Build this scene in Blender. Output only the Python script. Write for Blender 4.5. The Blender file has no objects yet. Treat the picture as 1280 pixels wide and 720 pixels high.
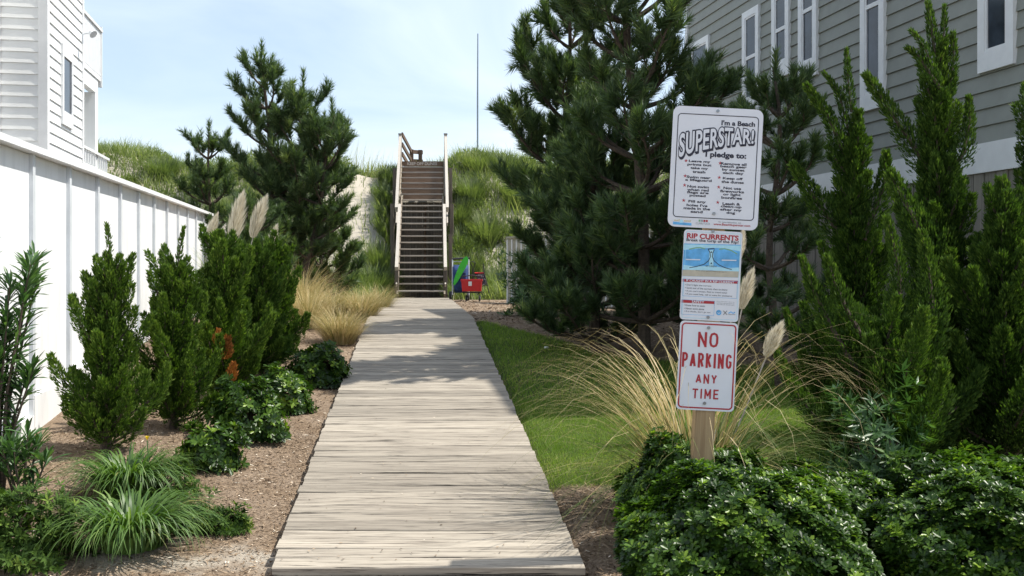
import bpy, math, random
import numpy as np
from mathutils import Vector, Matrix
R = math.radians
rng = np.random.default_rng(7)
random.seed(7)
S = bpy.context.scene
COL = S.collection

# ------------------------------------------------------------------ camera
F = 1290.0            # focal length in photograph pixels (1280 wide)
HOR = 338.0           # row of the horizon
CAMZ = 1.65
cam_d = bpy.data.cameras.new('camera')
cam_d.sensor_width = 36.0
cam_d.lens = F / 1280.0 * 36.0
cam_d.shift_y = -(360.0 - HOR) / 1280.0
cam_d.clip_end = 3000
cam = bpy.data.objects.new('camera', cam_d)
COL.objects.link(cam)
cam.location = (0, 0, CAMZ)
cam.rotation_euler = (R(90), 0, 0)
S.camera = cam

# ------------------------------------------------------------------ light
SUNV = Vector((1.4, 0.13, 2.4)).normalized()          # towards the sun
sun_d = bpy.data.lights.new('sun', 'SUN')
sun_d.energy = 5.0
sun_d.angle = R(0.55)
sun_d.color = (1.0, 0.955, 0.87)
sun = bpy.data.objects.new('sun', sun_d)
COL.objects.link(sun)
sun.rotation_euler = (-SUNV).to_track_quat('-Z', 'Y').to_euler()
W = bpy.data.worlds.new('World')
S.world = W
W.use_nodes = True
wn = W.node_tree
for n in list(wn.nodes):
    wn.nodes.remove(n)
def wnode(t, **k):
    n = wn.nodes.new(t)
    for a, b in k.items():
        setattr(n, a, b)
    return n
sky = wnode('ShaderNodeTexSky', sky_type='NISHITA', sun_disc=False)
sky.sun_elevation = math.asin(SUNV.z)
sky.sun_rotation = math.atan2(SUNV.x, SUNV.y)
sky.dust_density = 1.6
sky.ozone_density = 1.5
bg1 = wnode('ShaderNodeBackground'); bg1.inputs[1].default_value = 0.15
wn.links.new(sky.outputs[0], bg1.inputs[0])
# thin high cloud laid over the clear sky
tc = wnode('ShaderNodeTexCoord')
mp = wnode('ShaderNodeMapping'); mp.inputs['Scale'].default_value = (1.2, 1.2, 4.2); mp.inputs['Rotation'].default_value = (0.0, 0.32, 0.2)
mp.inputs['Location'].default_value = (0.35, 0.1, 0.55)
wn.links.new(tc.outputs['Generated'], mp.inputs[0])
nz = wnode('ShaderNodeTexNoise'); nz.inputs['Scale'].default_value = 1.7; nz.inputs['Detail'].default_value = 7; nz.inputs['Roughness'].default_value = 0.5
nz.inputs['Distortion'].default_value = 0.5
wn.links.new(mp.outputs[0], nz.inputs['Vector'])
cr = wnode('ShaderNodeMapRange'); cr.inputs['From Min'].default_value = 0.36; cr.inputs['From Max'].default_value = 0.66
cr.inputs['To Min'].default_value = 0.08; cr.inputs['To Max'].default_value = 0.85; cr.clamp = True
wn.links.new(nz.outputs[0], cr.inputs[0])
bg2 = wnode('ShaderNodeBackground'); bg2.inputs[0].default_value = (0.80, 0.90, 1.0, 1); bg2.inputs[1].default_value = 1.0
mx = wnode('ShaderNodeMixShader')
wn.links.new(cr.outputs[0], mx.inputs[0]); wn.links.new(bg1.outputs[0], mx.inputs[1]); wn.links.new(bg2.outputs[0], mx.inputs[2])
wo = wnode('ShaderNodeOutputWorld'); wn.links.new(mx.outputs[0], wo.inputs[0])
S.view_settings.view_transform = 'Standard'
S.view_settings.look = 'None'
S.view_settings.gamma = 1
S.view_settings.exposure = 0.42

# ------------------------------------------------------------------ helpers
def wx(px, Y): return (px - 640.0) / F * Y            # photograph column -> X at depth Y
def wz(py, Y): return CAMZ + (HOR - py) / F * Y       # photograph row -> Z at depth Y

def tag(o, label=None, cat=None, group=None, kind=None):
    if label: o['label'] = label
    if cat: o['category'] = cat
    if group: o['group'] = group
    if kind: o['kind'] = kind
    return o
def empty(name, loc=(0, 0, 0), rz=0.0, label=None, cat=None, group=None):
    o = bpy.data.objects.new(name, None)
    COL.objects.link(o)
    o.location = loc
    o.rotation_euler = (0, 0, rz)
    o.empty_display_size = 0.1
    return tag(o, label, cat, group)
def link(name, me, parent=None, mat=None, loc=None, rot=None):
    o = bpy.data.objects.new(name, me)
    COL.objects.link(o)
    if parent is not None: o.parent = parent
    if mat is not None and not me.materials: me.materials.append(mat)
    if loc is not None: o.location = loc
    if rot is not None: o.rotation_euler = rot
    return o
def mesh_np(name, V, Fc, mat, tint=None, smooth=False):
    """fast mesh from numpy arrays; Fc is (M,k)"""
    V = np.asarray(V, np.float32); Fc = np.asarray(Fc, np.int32)
    me = bpy.data.meshes.new(name)
    M, k = Fc.shape
    me.vertices.add(len(V)); me.vertices.foreach_set('co', V.ravel())
    me.loops.add(M * k); me.loops.foreach_set('vertex_index', Fc.ravel())
    me.polygons.add(M)
    me.polygons.foreach_set('loop_start', np.arange(0, M * k, k, dtype=np.int32))
    me.polygons.foreach_set('loop_total', np.full(M, k, np.int32))
    if smooth: me.polygons.foreach_set('use_smooth', np.ones(M, bool))
    me.update(calc_edges=True)
    if tint is not None:
        a = me.attributes.new('tint', 'FLOAT', 'POINT')
        a.data.foreach_set('value', np.asarray(tint, np.float32))
    me.materials.append(mat)
    return me
class MB:
    """collects solids, becomes ONE mesh"""
    def __init__(s): s.v = []; s.f = []
    def add(s, vs, fs):
        n = len(s.v)
        s.v += [tuple(v) for v in vs]
        s.f += [tuple(i + n for i in f) for f in fs]
        return s
    def box(s, c, d, rz=0.0, rx=0.0, ry=0.0, ch=0.0):
        M = Matrix.Translation(c) @ Matrix.Rotation(rz, 4, 'Z') @ Matrix.Rotation(ry, 4, 'Y') @ Matrix.Rotation(rx, 4, 'X')
        x, y, z = d[0] / 2, d[1] / 2, d[2] / 2
        vs = [M @ Vector(p) for p in ((-x,-y,-z),(x,-y,-z),(x,y,-z),(-x,y,-z),(-x,-y,z),(x,-y,z),(x,y,z),(-x,y,z))]
        return s.add(vs, ((0,3,2,1),(4,5,6,7),(0,1,5,4),(1,2,6,5),(2,3,7,6),(3,0,4,7)))
    def beam(s, a, b, w, h):
        """box from a to b, w across (horizontal), h in the other direction"""
        a = Vector(a); b = Vector(b); d = b - a; L = d.length; d.normalize()
        up = Vector((0, 0, 1)) if abs(d.z) < 0.95 else Vector((0, 1, 0))
        sx = d.cross(up).normalized(); sz = sx.cross(d).normalized()
        vs = []
        for p in (a, b):
            for i, j in ((-1,-1),(1,-1),(1,1),(-1,1)):
                vs.append(p + sx * (i * w / 2) + sz * (j * h / 2))
        return s.add(vs, ((3,2,1,0),(4,5,6,7),(0,1,5,4),(1,2,6,5),(2,3,7,6),(3,0,4,7)))
    def tube(s, pts, rad, n=8, cap=True):
        pts = [Vector(p) for p in pts]
        if not hasattr(rad, '__len__'): rad = [rad] * len(pts)
        base = len(s.v); prev = None
        for i, p in enumerate(pts):
            d = (pts[min(i+1, len(pts)-1)] - pts[max(i-1, 0)]).normalized()
            if prev is None:
                u = d.orthogonal().normalized()
            else:
                u = (prev - d * prev.dot(d))
                u = u.normalized() if u.length > 1e-6 else d.orthogonal().normalized()
            prev = u; w = d.cross(u)
            for k in range(n):
                a = 2 * math.pi * k / n
                s.v.append(tuple(p + (u * math.cos(a) + w * math.sin(a)) * rad[i]))
        for i in range(len(pts) - 1):
            for k in range(n):
                a = base + i * n + k; b = base + i * n + (k + 1) % n
                s.f.append((a, b, b + n, a + n))
        if cap:
            s.f.append(tuple(base + k for k in reversed(range(n))))
            s.f.append(tuple(base + (len(pts) - 1) * n + k for k in range(n)))
        return s
    def cyl(s, c, r, h, axis='Z', n=20):
        c = Vector(c); a = {'X': Vector((1,0,0)), 'Y': Vector((0,1,0)), 'Z': Vector((0,0,1))}[axis]
        return s.tube([c - a * h / 2, c + a * h / 2], r, n)
    def prism(s, poly, y0, y1):
        """polygon in x,z extruded along y (y0 = front)"""
        n = len(poly)
        vs = [(p[0], y0, p[1]) for p in poly] + [(p[0], y1, p[1]) for p in poly]
        fs = [tuple(range(n)), tuple(reversed(range(n, 2 * n)))]
        for i in range(n):
            j = (i + 1) % n
            fs.append((i, i + n, j + n, j))
        return s.add(vs, fs)
    def ring(s, outer, inner, y0, y1):
        n = len(outer)
        vs = [(p[0], y0, p[1]) for p in outer] + [(p[0], y0, p[1]) for p in inner] + [(p[0], y1, p[1]) for p in outer] + [(p[0], y1, p[1]) for p in inner]
        fs = []
        for i in range(n):
            j = (i + 1) % n
            fs += [(i, j, n + j, n + i), (2*n + i, 3*n + i, 3*n + j, 2*n + j), (i, 2*n + i, 2*n + j, j), (n + i, n + j, 3*n + j, 3*n + i)]
        return s.add(vs, fs)
    def mesh(s, name, mat, smooth=False):
        me = bpy.data.meshes.new(name)
        me.from_pydata(s.v, [], s.f)
        me.update()
        if smooth: me.polygons.foreach_set('use_smooth', [True] * len(me.polygons))
        me.materials.append(mat)
        return me
    def build(s, name, mat, parent=None, smooth=False, loc=None, rot=None):
        return link(name, s.mesh(name, mat, smooth), parent, None, loc, rot)
def rrect(cx, cz, w, h, r, n=6):
    out = []
    for qx, qz, a0 in ((1,1,0),(-1,1,90),(-1,-1,180),(1,-1,270)):
        for k in range(n + 1):
            a = R(a0 + 90 * k / n)
            out.append((cx + qx * (w/2 - r) + r * math.cos(a), cz + qz * (h/2 - r) + r * math.sin(a)))
    return out

# ------------------------------------------------------------------ materials
def newmat(name):
    m = bpy.data.materials.new(name); m.use_nodes = True
    nt = m.node_tree
    for n in list(nt.nodes): nt.nodes.remove(n)
    out = nt.nodes.new('ShaderNodeOutputMaterial')
    p = nt.nodes.new('ShaderNodeBsdfPrincipled')
    nt.links.new(p.outputs[0], out.inputs[0])
    return m, nt, p, out
def N(nt, t, **k):
    n = nt.nodes.new(t)
    for a, b in k.items(): setattr(n, a, b)
    return n
def ramp(nt, fac, stops):
    r = N(nt, 'ShaderNodeValToRGB')
    e = r.color_ramp.elements
    while len(e) < len(stops): e.new(0.5)
    for el, (p, c) in zip(e, stops):
        el.position = p; el.color = (*c, 1) if len(c) == 3 else c
    nt.links.new(fac, r.inputs[0])
    return r.outputs[0]
def mixc(nt, fac, a, b, mode='MIX'):
    m = N(nt, 'ShaderNodeMix', data_type='RGBA', blend_type=mode)
    for v, i in ((fac, 0), (a, 6), (b, 7)):
        if hasattr(v, 'is_output') or hasattr(v, 'links'): nt.links.new(v, m.inputs[i])
        elif i == 0: m.inputs[0].default_value = v
        else: m.inputs[i].default_value = (*v, 1)
    return m.outputs[2]
def noise(nt, scale, detail=4, vec=None, rough=0.55, stretch=None, coord='Object', dist=0.0):
    if vec is None:
        t = N(nt, 'ShaderNodeTexCoord'); vec = t.outputs[coord]
    if stretch is not None:
        mpp = N(nt, 'ShaderNodeMapping'); mpp.inputs['Scale'].default_value = stretch
        nt.links.new(vec, mpp.inputs[0]); vec = mpp.outputs[0]
    n = N(nt, 'ShaderNodeTexNoise')
    n.inputs['Scale'].default_value = scale; n.inputs['Detail'].default_value = detail; n.inputs['Roughness'].default_value = rough
    n.inputs['Distortion'].default_value = dist
    nt.links.new(vec, n.inputs['Vector'])
    return n.outputs[0]
def bump(nt, h, strength, dist, p):
    b = N(nt, 'ShaderNodeBump'); b.inputs['Strength'].default_value = strength; b.inputs['Distance'].default_value = dist
    nt.links.new(h, b.inputs['Height']); nt.links.new(b.outputs[0], p.inputs['Normal'])
def plain(name, c, rough=0.6, metal=0.0, var=0.12, scale=14.0, spec=0.5, bmp=0.0):
    m, nt, p, o = newmat(name)
    nn = noise(nt, scale, 5)
    d = tuple(x * (1 - var) for x in c); l = tuple(min(1, x * (1 + var)) for x in c)
    nt.links.new(ramp(nt, nn, [(0.3, d), (0.7, l)]), p.inputs['Base Color'])
    p.inputs['Roughness'].default_value = rough; p.inputs['Metallic'].default_value = metal
    p.inputs['Specular IOR Level'].default_value = spec
    if bmp: bump(nt, nn, bmp, 0.01, p)
    return m
def wood(name, dark, light, axis=0, grain=1.0, rough=0.85, randv=0.35, bmp=0.5, crack=0.6):
    """weathered board, grain along one local axis; each object gets its own tone"""
    m, nt, p, o = newmat(name)
    t = N(nt, 'ShaderNodeTexCoord'); oi = N(nt, 'ShaderNodeObjectInfo')
    add = N(nt, 'ShaderNodeVectorMath', operation='MULTIPLY_ADD')
    comb = N(nt, 'ShaderNodeCombineXYZ')
    for i in range(3): nt.links.new(oi.outputs['Random'], comb.inputs[i])
    nt.links.new(comb.outputs[0], add.inputs[0]); add.inputs[1].default_value = (37, 53, 71)
    nt.links.new(t.outputs['Object'], add.inputs[2])
    st = [34.0, 34.0, 34.0]; st[axis] = 1.3
    g1 = noise(nt, 1.6 * grain, 6, add.outputs[0], 0.65, tuple(st))
    st2 = [85.0, 85.0, 85.0]; st2[axis] = 2.8
    g2 = noise(nt, 1.0 * grain, 4, add.outputs[0], 0.6, tuple(st2))
    blot = noise(nt, 2.3, 3, add.outputs[0])
    c = ramp(nt, g1, [(0.28, dark), (0.5, tuple((a + b) / 2 * 1.05 for a, b in zip(dark, light))), (0.72, light)])
    c = mixc(nt, ramp(nt, blot, [(0.35, (0, 0, 0)), (0.75, (0.5, 0.5, 0.5))]), c, tuple(x * 0.78 for x in light))
    k = ramp(nt, g2, [(0.57, (1, 1, 1)), (0.64, (1 - crack,) * 3)])
    c = mixc(nt, 1.0, c, k, 'MULTIPLY')
    mr = N(nt, 'ShaderNodeMapRange'); mr.inputs['To Min'].default_value = 1 - randv / 2; mr.inputs['To Max'].default_value = 1 + randv / 2
    nt.links.new(oi.outputs['Random'], mr.inputs[0])
    c = mixc(nt, 1.0, c, mr.outputs[0], 'MULTIPLY')
    nt.links.new(c, p.inputs['Base Color'])
    p.inputs['Roughness'].default_value = rough; p.inputs['Specular IOR Level'].default_value = 0.25
    bump(nt, g1, bmp, 0.006, p)
    return m
def leafmat(name, stops, rough=0.5, transl=0.3, spec=0.4, tcol=None):
    """colour by a per-leaf tint (random, plus painted inner crown shade), some light passes through"""
    m, nt, p, out = newmat(name)
    a = N(nt, 'ShaderNodeAttribute', attribute_name='tint')
    c = ramp(nt, a.outputs['Fac'], stops)
    nt.links.new(c, p.inputs['Base Color'])
    p.inputs['Roughness'].default_value = rough; p.inputs['Specular IOR Level'].default_value = spec
    tr = N(nt, 'ShaderNodeBsdfTranslucent')
    cc = mixc(nt, 1.0, c, tcol or (1.5, 1.7, 0.6), 'MULTIPLY')
    nt.links.new(cc, tr.inputs[0])
    ms = N(nt, 'ShaderNodeMixShader'); ms.inputs[0].default_value = transl
    nt.links.new(p.outputs[0], ms.inputs[1]); nt.links.new(tr.outputs[0], ms.inputs[2])
    nt.links.new(ms.outputs[0], out.inputs[0])
    return m
MT = {}
MT['plank'] = wood('weathered_plank', (0.125, 0.105, 0.085), (0.43, 0.382, 0.312), 0, 1.0, randv=0.42, crack=0.82)
MT['joist'] = wood('grey_joist', (0.10, 0.085, 0.065), (0.24, 0.20, 0.16), 1)
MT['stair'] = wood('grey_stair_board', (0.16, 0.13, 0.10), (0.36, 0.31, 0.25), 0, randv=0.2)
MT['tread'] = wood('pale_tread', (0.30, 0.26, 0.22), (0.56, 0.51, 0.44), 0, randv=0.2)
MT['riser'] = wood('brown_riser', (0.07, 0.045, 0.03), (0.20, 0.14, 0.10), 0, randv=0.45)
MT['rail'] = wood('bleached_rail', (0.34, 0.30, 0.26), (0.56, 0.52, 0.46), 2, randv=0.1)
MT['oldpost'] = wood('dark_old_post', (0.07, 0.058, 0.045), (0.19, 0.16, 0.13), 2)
MT['post'] = wood('yellow_pine_post', (0.30, 0.19, 0.10), (0.50, 0.36, 0.20), 2, 0.8, randv=0.0, crack=0.4)
MT['white'] = plain('white_paint', (0.85, 0.86, 0.87), 0.45, var=0.04, scale=3, bmp=0.05)
def grimy(name, c):
    m, nt, p, o = newmat(name)
    a = noise(nt, 5.0, 6, stretch=(1, 1, 0.25)); b = noise(nt, 22.0, 4)
    cc = ramp(nt, a, [(0.30, tuple(x * 0.86 for x in c)), (0.55, c)])
    cc = mixc(nt, ramp(nt, b, [(0.62, (0, 0, 0)), (0.80, (0.35, 0.35, 0.35))]), cc, (0.50, 0.50, 0.46))
    nt.links.new(cc, p.inputs['Base Color']); p.inputs['Roughness'].default_value = 0.5; bump(nt, a, 0.08, 0.01, p)
    return m
MT['white'] = grimy('weathered_white_paint', (0.85, 0.86, 0.87))
MT['whitetrim'] = plain('white_trim', (0.74, 0.75, 0.75), 0.5, var=0.05, scale=6)
MT['batten'] = plain('grey_white_batten', (0.60, 0.63, 0.66), 0.5, var=0.08, scale=6)
MT['glass'] = plain('dark_window_glass', (0.030, 0.040, 0.055), 0.10, var=0.5, scale=3, spec=0.35)
MT['curtain'] = plain('grey_curtain', (0.16, 0.18, 0.21), 0.8, var=0.3, scale=8)
MT['siding'] = plain('grey_green_siding', (0.250, 0.262, 0.232), 0.65, var=0.07, scale=5, bmp=0.08)
MT['skirt'] = wood('taupe_skirting', (0.17, 0.155, 0.13), (0.27, 0.25, 0.215), 2, randv=0.18, crack=0.15, bmp=0.2)
MT['tan'] = wood('tan_fence_board', (0.30, 0.29, 0.22), (0.44, 0.42, 0.34), 2, randv=0.12, crack=0.15)
MT['bark'] = plain('brown_bark', (0.075, 0.055, 0.04), 0.95, var=0.45, scale=30, bmp=0.8)
MT['alu'] = plain('grey_sign_back', (0.55, 0.57, 0.60), 0.35, 0.6, var=0.05)
MT['signwhite'] = plain('sign_white_sheeting', (0.74, 0.76, 0.80), 0.35, var=0.03, scale=8)
MT['navy'] = plain('dark_ink', (0.015, 0.015, 0.035), 0.4, var=0.1)
MT['red'] = plain('red_ink', (0.42, 0.02, 0.03), 0.4, var=0.08)
MT['bluepic'] = plain('sea_blue_print', (0.12, 0.42, 0.76), 0.4, var=0.3, scale=18)
MT['cyanpic'] = plain('surf_cyan_print', (0.42, 0.74, 0.86), 0.4, var=0.12, scale=25)
MT['sandpic'] = plain('sand_print', (0.50, 0.46, 0.36), 0.4, var=0.1, scale=30)
MT['greenpic'] = plain('green_print', (0.20, 0.42, 0.25), 0.4)
MT['yellowpic'] = plain('yellow_print', (0.62, 0.48, 0.12), 0.4)
MT['bolt'] = plain('zinc_bolt', (0.30, 0.32, 0.34), 0.35, 0.9)
# ------------------------------------------------------------------ lie of the land
WY = [0, 5.42, 8.35, 16.1, 60]
WZ = [0.09, 0.09, 0.34, 0.91, 0.91]
def walk(y): return np.interp(y, WY, WZ)
def xl(y): return -1.265 - 0.0918 * (y - 5.35)
def xr(y): return 0.386 - 0.0918 * (y - 5.35)
def sm(x, a, b):
    t = np.clip((x - a) / (b - a), 0, 1); return t * t * (3 - 2 * t)
def wob(x, y, k=1.0):
    return (np.sin(x * 1.3 * k + 0.7 * y * k) + np.sin(y * 1.7 * k - x * 0.6 * k + 1.3) + np.sin((x + y) * 2.9 * k + 2.0) * 0.5) / 2.5
STX0, STX1 = -3.12, -1.86          # the stair's sides
def gz(x, y):
    x = np.asarray(x, float); y = np.asarray(y, float)
    g = walk(y) - 0.10
    g = np.where(y < 5.42, g - 0.03 * np.clip(5.42 - y, 0, 1), g)
    L = np.clip((xl(y) - x) / 1.6, 0, 1); g = g + 0.14 * L * sm(y, 5.6, 7.5) * (1 - sm(y, 14, 18))
    Rr = np.clip((x - xr(y)) / 0.12, 0, 1); g = g + 0.045 * Rr
    inside = (x > xl(y) + 0.06) & (x < xr(y) - 0.06) & (y > 5.5) & (y < 27.9)
    g = np.where(inside, g - 0.10, g)
    g = g + 0.018 * wob(x, y, 1.6) * (~inside)
    toe = 28.8 + 0.7 * np.sin(x * 0.5 + 1.0) - 1.3 * sm(-x, 4.5, 9)
    ramp_ = np.clip((y - toe) / 6.6, 0, 1)
    hgt = 4.45 + 0.30 * np.sin(x * 0.33 + 0.4) + 0.22 * np.sin(x * 0.9 + 2)
    hgt = hgt - 0.35 * sm(x, -1, 1.5) + 0.2 * sm(x, 1.5, 6)
    d = hgt * (0.75 * ramp_ + 0.25 * ramp_ * ramp_ * (3 - 2 * ramp_)) + 0.16 * wob(x, y, 0.9) * ramp_
    dr = x + 0.078 * np.clip(y - 28, 0, 9)
    st = sm(dr, STX0 - 0.5, STX0 - 0.05) * (1 - sm(dr, STX1 + 0.05, STX1 + 0.5))
    d = d * (1 - st) + st * np.minimum(d, np.clip((y - 32.7) * 2.6, 0, 4.3))
    g = g + d - 0.10 * np.clip(y - 42, 0, 52)
    return g
def G(x, y): return float(gz(x, y))

def lawn_mask(x, y):
    e = 0.10 * wob(x, y, 3.1)
    front = 6.95 + 0.35 * np.clip(x - 0.4, 0, 3) * 0.5
    back = np.interp(x, [-1.2, 0.0, 1.2, 2.2, 6], [17.4, 15.4, 12.9, 12.0, 11.6])
    return sm(y + e, front - 0.06, front + 0.10) * (1 - sm(y + e, back - 0.12, back + 0.15)) * sm(x - xr(y), -0.02, 0.03)
def sand_mask(x, y):
    dune = sm(y, 27.5, 29.5)
    near = (1 - sm(y + 0.3 * wob(x, y, 2.3), 5.9, 6.6)) * (x < xl(y)) * 0.42
    return np.maximum(dune, near)

def axis_vals(segs):
    out = []
    for a, b, s in segs:
        out += list(np.arange(a, b - s * 0.01, s))
    out.append(segs[-1][1]); return np.array(out)
gx = axis_vals([(-600, -100, 60), (-100, -20, 8), (-20, -8, 0.8), (-8, -4.2, 0.16), (-4.2, 4.4, 0.07), (4.4, 8, 0.2), (8, 20, 0.8), (20, 100, 8), (100, 600, 60)])
gy = axis_vals([(-200, -20, 20), (-20, 3, 1.0), (3, 5.2, 0.2), (5.2, 10, 0.07), (10, 18, 0.12), (18, 44, 0.2), (44, 60, 1.5), (60, 160, 10), (160, 1200, 120)])
GX, GY = np.meshgrid(gx, gy)
GZ = gz(GX, GY)
V = np.stack([GX.ravel(), GY.ravel(), GZ.ravel()], 1)
nx, ny = len(gx), len(gy)
i, j = np.meshgrid(np.arange(nx - 1), np.arange(ny - 1))
a = (j * nx + i).ravel()
Fq = np.stack([a, a + 1, a + nx + 1, a + nx], 1)
m, nt, p, o = newmat('ground_cover')
al = N(nt, 'ShaderNodeAttribute', attribute_name='lawn'); as_ = N(nt, 'ShaderNodeAttribute', attribute_name='sand')
n1 = noise(nt, 3.0, 6); n2 = noise(nt, 38, 5, rough=0.7); n3 = noise(nt, 120, 3, rough=0.7)
mul = ramp(nt, n2, [(0.25, (0.085, 0.055, 0.038)), (0.48, (0.20, 0.143, 0.095)), (0.62, (0.30, 0.225, 0.155)), (0.78, (0.42, 0.34, 0.25))])
mul = mixc(nt, ramp(nt, n1, [(0.35, (0, 0, 0)), (0.7, (0.6, 0.6, 0.6))]), mul, (0.30, 0.235, 0.18))
snd = ramp(nt, n3, [(0.25, (0.36, 0.32, 0.26)), (0.75, (0.58, 0.53, 0.45))])
soil = ramp(nt, n2, [(0.3, (0.035, 0.055, 0.012)), (0.7, (0.09, 0.12, 0.03))])
sb = N(nt, 'ShaderNodeMath', operation='MULTIPLY_ADD'); nt.links.new(n1, sb.inputs[0]); sb.inputs[1].default_value = 0.8; nt.links.new(as_.outputs['Fac'], sb.inputs[2])
c = mixc(nt, ramp(nt, sb.outputs[0], [(0.75, (0, 0, 0)), (1.05, (1, 1, 1))]), mul, snd)
c = mixc(nt, al.outputs['Fac'], c, soil)
nt.links.new(c, p.inputs['Base Color']); p.inputs['Roughness'].default_value = 0.95; p.inputs['Specular IOR Level'].default_value = 0.1
bump(nt, n2, 0.9, 0.03, p)
MT['ground'] = m
me = mesh_np('ground', V, Fq, m, smooth=True)
for nm, vals in (('lawn', lawn_mask(GX, GY)), ('sand', sand_mask(GX, GY))):
    at = me.attributes.new(nm, 'FLOAT', 'POINT'); at.data.foreach_set('value', vals.ravel().astype(np.float32))
tag(link('ground', me), kind='structure')

# ------------------------------------------------------------------ boardwalk
bw = empty('boardwalk', (0, 5.42, 0)); tag(bw, kind='structure')
def plank_mesh(k, wd=0.1405, ln=1.65, th=0.042):
    r = random.Random(k); m = MB(); n = 9
    prof = [(-wd/2, -th), (wd/2, -th), (wd/2, -0.006), (wd/2 - 0.006, 0), (-wd/2 + 0.006, 0), (-wd/2, -0.006)]
    ph = r.random() * 6
    for i in range(n):
        t = i / (n - 1); x = (t - 0.5) * ln
        w1 = 0.0025 * math.sin(t * 5 + ph); z1 = 0.003 * math.sin(t * 3.2 + ph * 2); e = 0.0012 * math.sin(t * 37 + ph)
        for q, (py, pz) in enumerate(prof):
            sk = 0.0
            if i in (0, n - 1): sk = r.uniform(-0.004, 0.004)
            m.v.append((x + sk - 0.0918 * py, py + w1 + (e if q in (2, 3) else 0) - (e if q in (4, 5) else 0), pz + z1))
    for i in range(n - 1):
        for q in range(6):
            a = i * 6 + q; b = i * 6 + (q + 1) % 6
            m.f.append((a, a + 6, b + 6, b))
    m.f.append((0, 1, 2, 3, 4, 5)); m.f.append(tuple(reversed(range((n-1)*6, n*6))))
    return m.mesh('plank', MT['plank'])
PM = [plank_mesh(k) for k in range(6)]
y = 5.42 + 0.07; k = 0
while y < 27.9:
    sl = (float(walk(y + 0.1)) - float(walk(y - 0.1 if y > 5.6 else y))) / (0.2 if y > 5.6 else 0.1)
    pl = link('plank', PM[random.randrange(6)], bw)
    pl.location = ((xl(y) + xr(y)) / 2 + random.uniform(-0.008, 0.008), y - 5.42, float(walk(y)) + random.uniform(-0.0015, 0.0015))
    pl.rotation_euler = (math.atan(sl) + random.uniform(-0.005, 0.005), random.uniform(-0.0015, 0.0015), random.uniform(-0.003, 0.003))
    w = random.choice([0.94, 1.0, 1.0, 1.0, 1.02])
    y += 0.1475; k += 1
m = MB()
for off in (0.05, 0.82, 1.60):
    ys = [5.46, 8.35, 12.2, 16.1, 22, 27.9]
    for y0, y1 in zip(ys[:-1], ys[1:]):
        a = (xl(y0) + off, y0 - 5.42, float(walk(y0)) - 0.112); b = (xl(y1) + off, y1 - 5.42, float(walk(y1)) - 0.112)
        m2 = MB().beam(a, b, 0.045, 0.135); m2.build('joist', MT['joist'], bw)
MB().box((-0.44, 0.005, -0.025), (1.62, 0.04, 0.14)).build('end_board', MT['joist'], bw)

# ------------------------------------------------------------------ stairs over the dune
stp = empty('beach_stairs', (-2.5, 28.0, 0.91), 0, 'long weathered wooden staircase with pale handrails climbing the dune', 'stairs')
def DR(Y): return 0.03 - 0.078 * (Y - 28)
NT = 22; RISE = 0.1965; RUN = 0.2815
XC = -2.5
def sx(px, Y): return wx(px, Y) - XC
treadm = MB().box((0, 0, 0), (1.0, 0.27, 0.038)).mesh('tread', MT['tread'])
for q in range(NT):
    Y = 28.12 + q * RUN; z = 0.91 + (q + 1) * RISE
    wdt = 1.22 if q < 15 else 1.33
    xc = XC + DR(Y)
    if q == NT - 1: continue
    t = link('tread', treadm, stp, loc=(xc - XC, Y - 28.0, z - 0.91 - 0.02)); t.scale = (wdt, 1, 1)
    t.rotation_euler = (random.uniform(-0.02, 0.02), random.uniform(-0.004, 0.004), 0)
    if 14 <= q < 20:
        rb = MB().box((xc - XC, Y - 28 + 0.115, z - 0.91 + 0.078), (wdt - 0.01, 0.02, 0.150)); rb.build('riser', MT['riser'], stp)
def line_z(Y): return 0.91 + (Y - 28.0) / RUN * RISE + RISE * 0.4
for side, a0, a1 in ((-1, 0, 15), (1, 0, 15), (-1, 15, 22), (1, 15, 22)):
    wdt = 0.64 if a1 == 15 else 0.70
    Y0 = 28.0 + a0 * RUN; Y1 = 28.0 + a1 * RUN
    xc0 = DR(Y0); xc1 = DR(Y1)
    MB().beam((xc0 + side * wdt, Y0 - 28 + 0.02, line_z(Y0) - 0.91 - 0.08), (xc1 + side * wdt, Y1 - 28, line_z(Y1) - 0.91 - 0.08), 0.045, 0.26).build('stringer', MT['stair'], stp)
MB().beam((0.10, 0.4, 0.15), (-0.2, 4.2, 2.75), 0.045, 0.18).build('middle_stringer', MT['riser'], stp)
def railZ(Y): return 1.62 + (Y - 28) * 0.698
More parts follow.
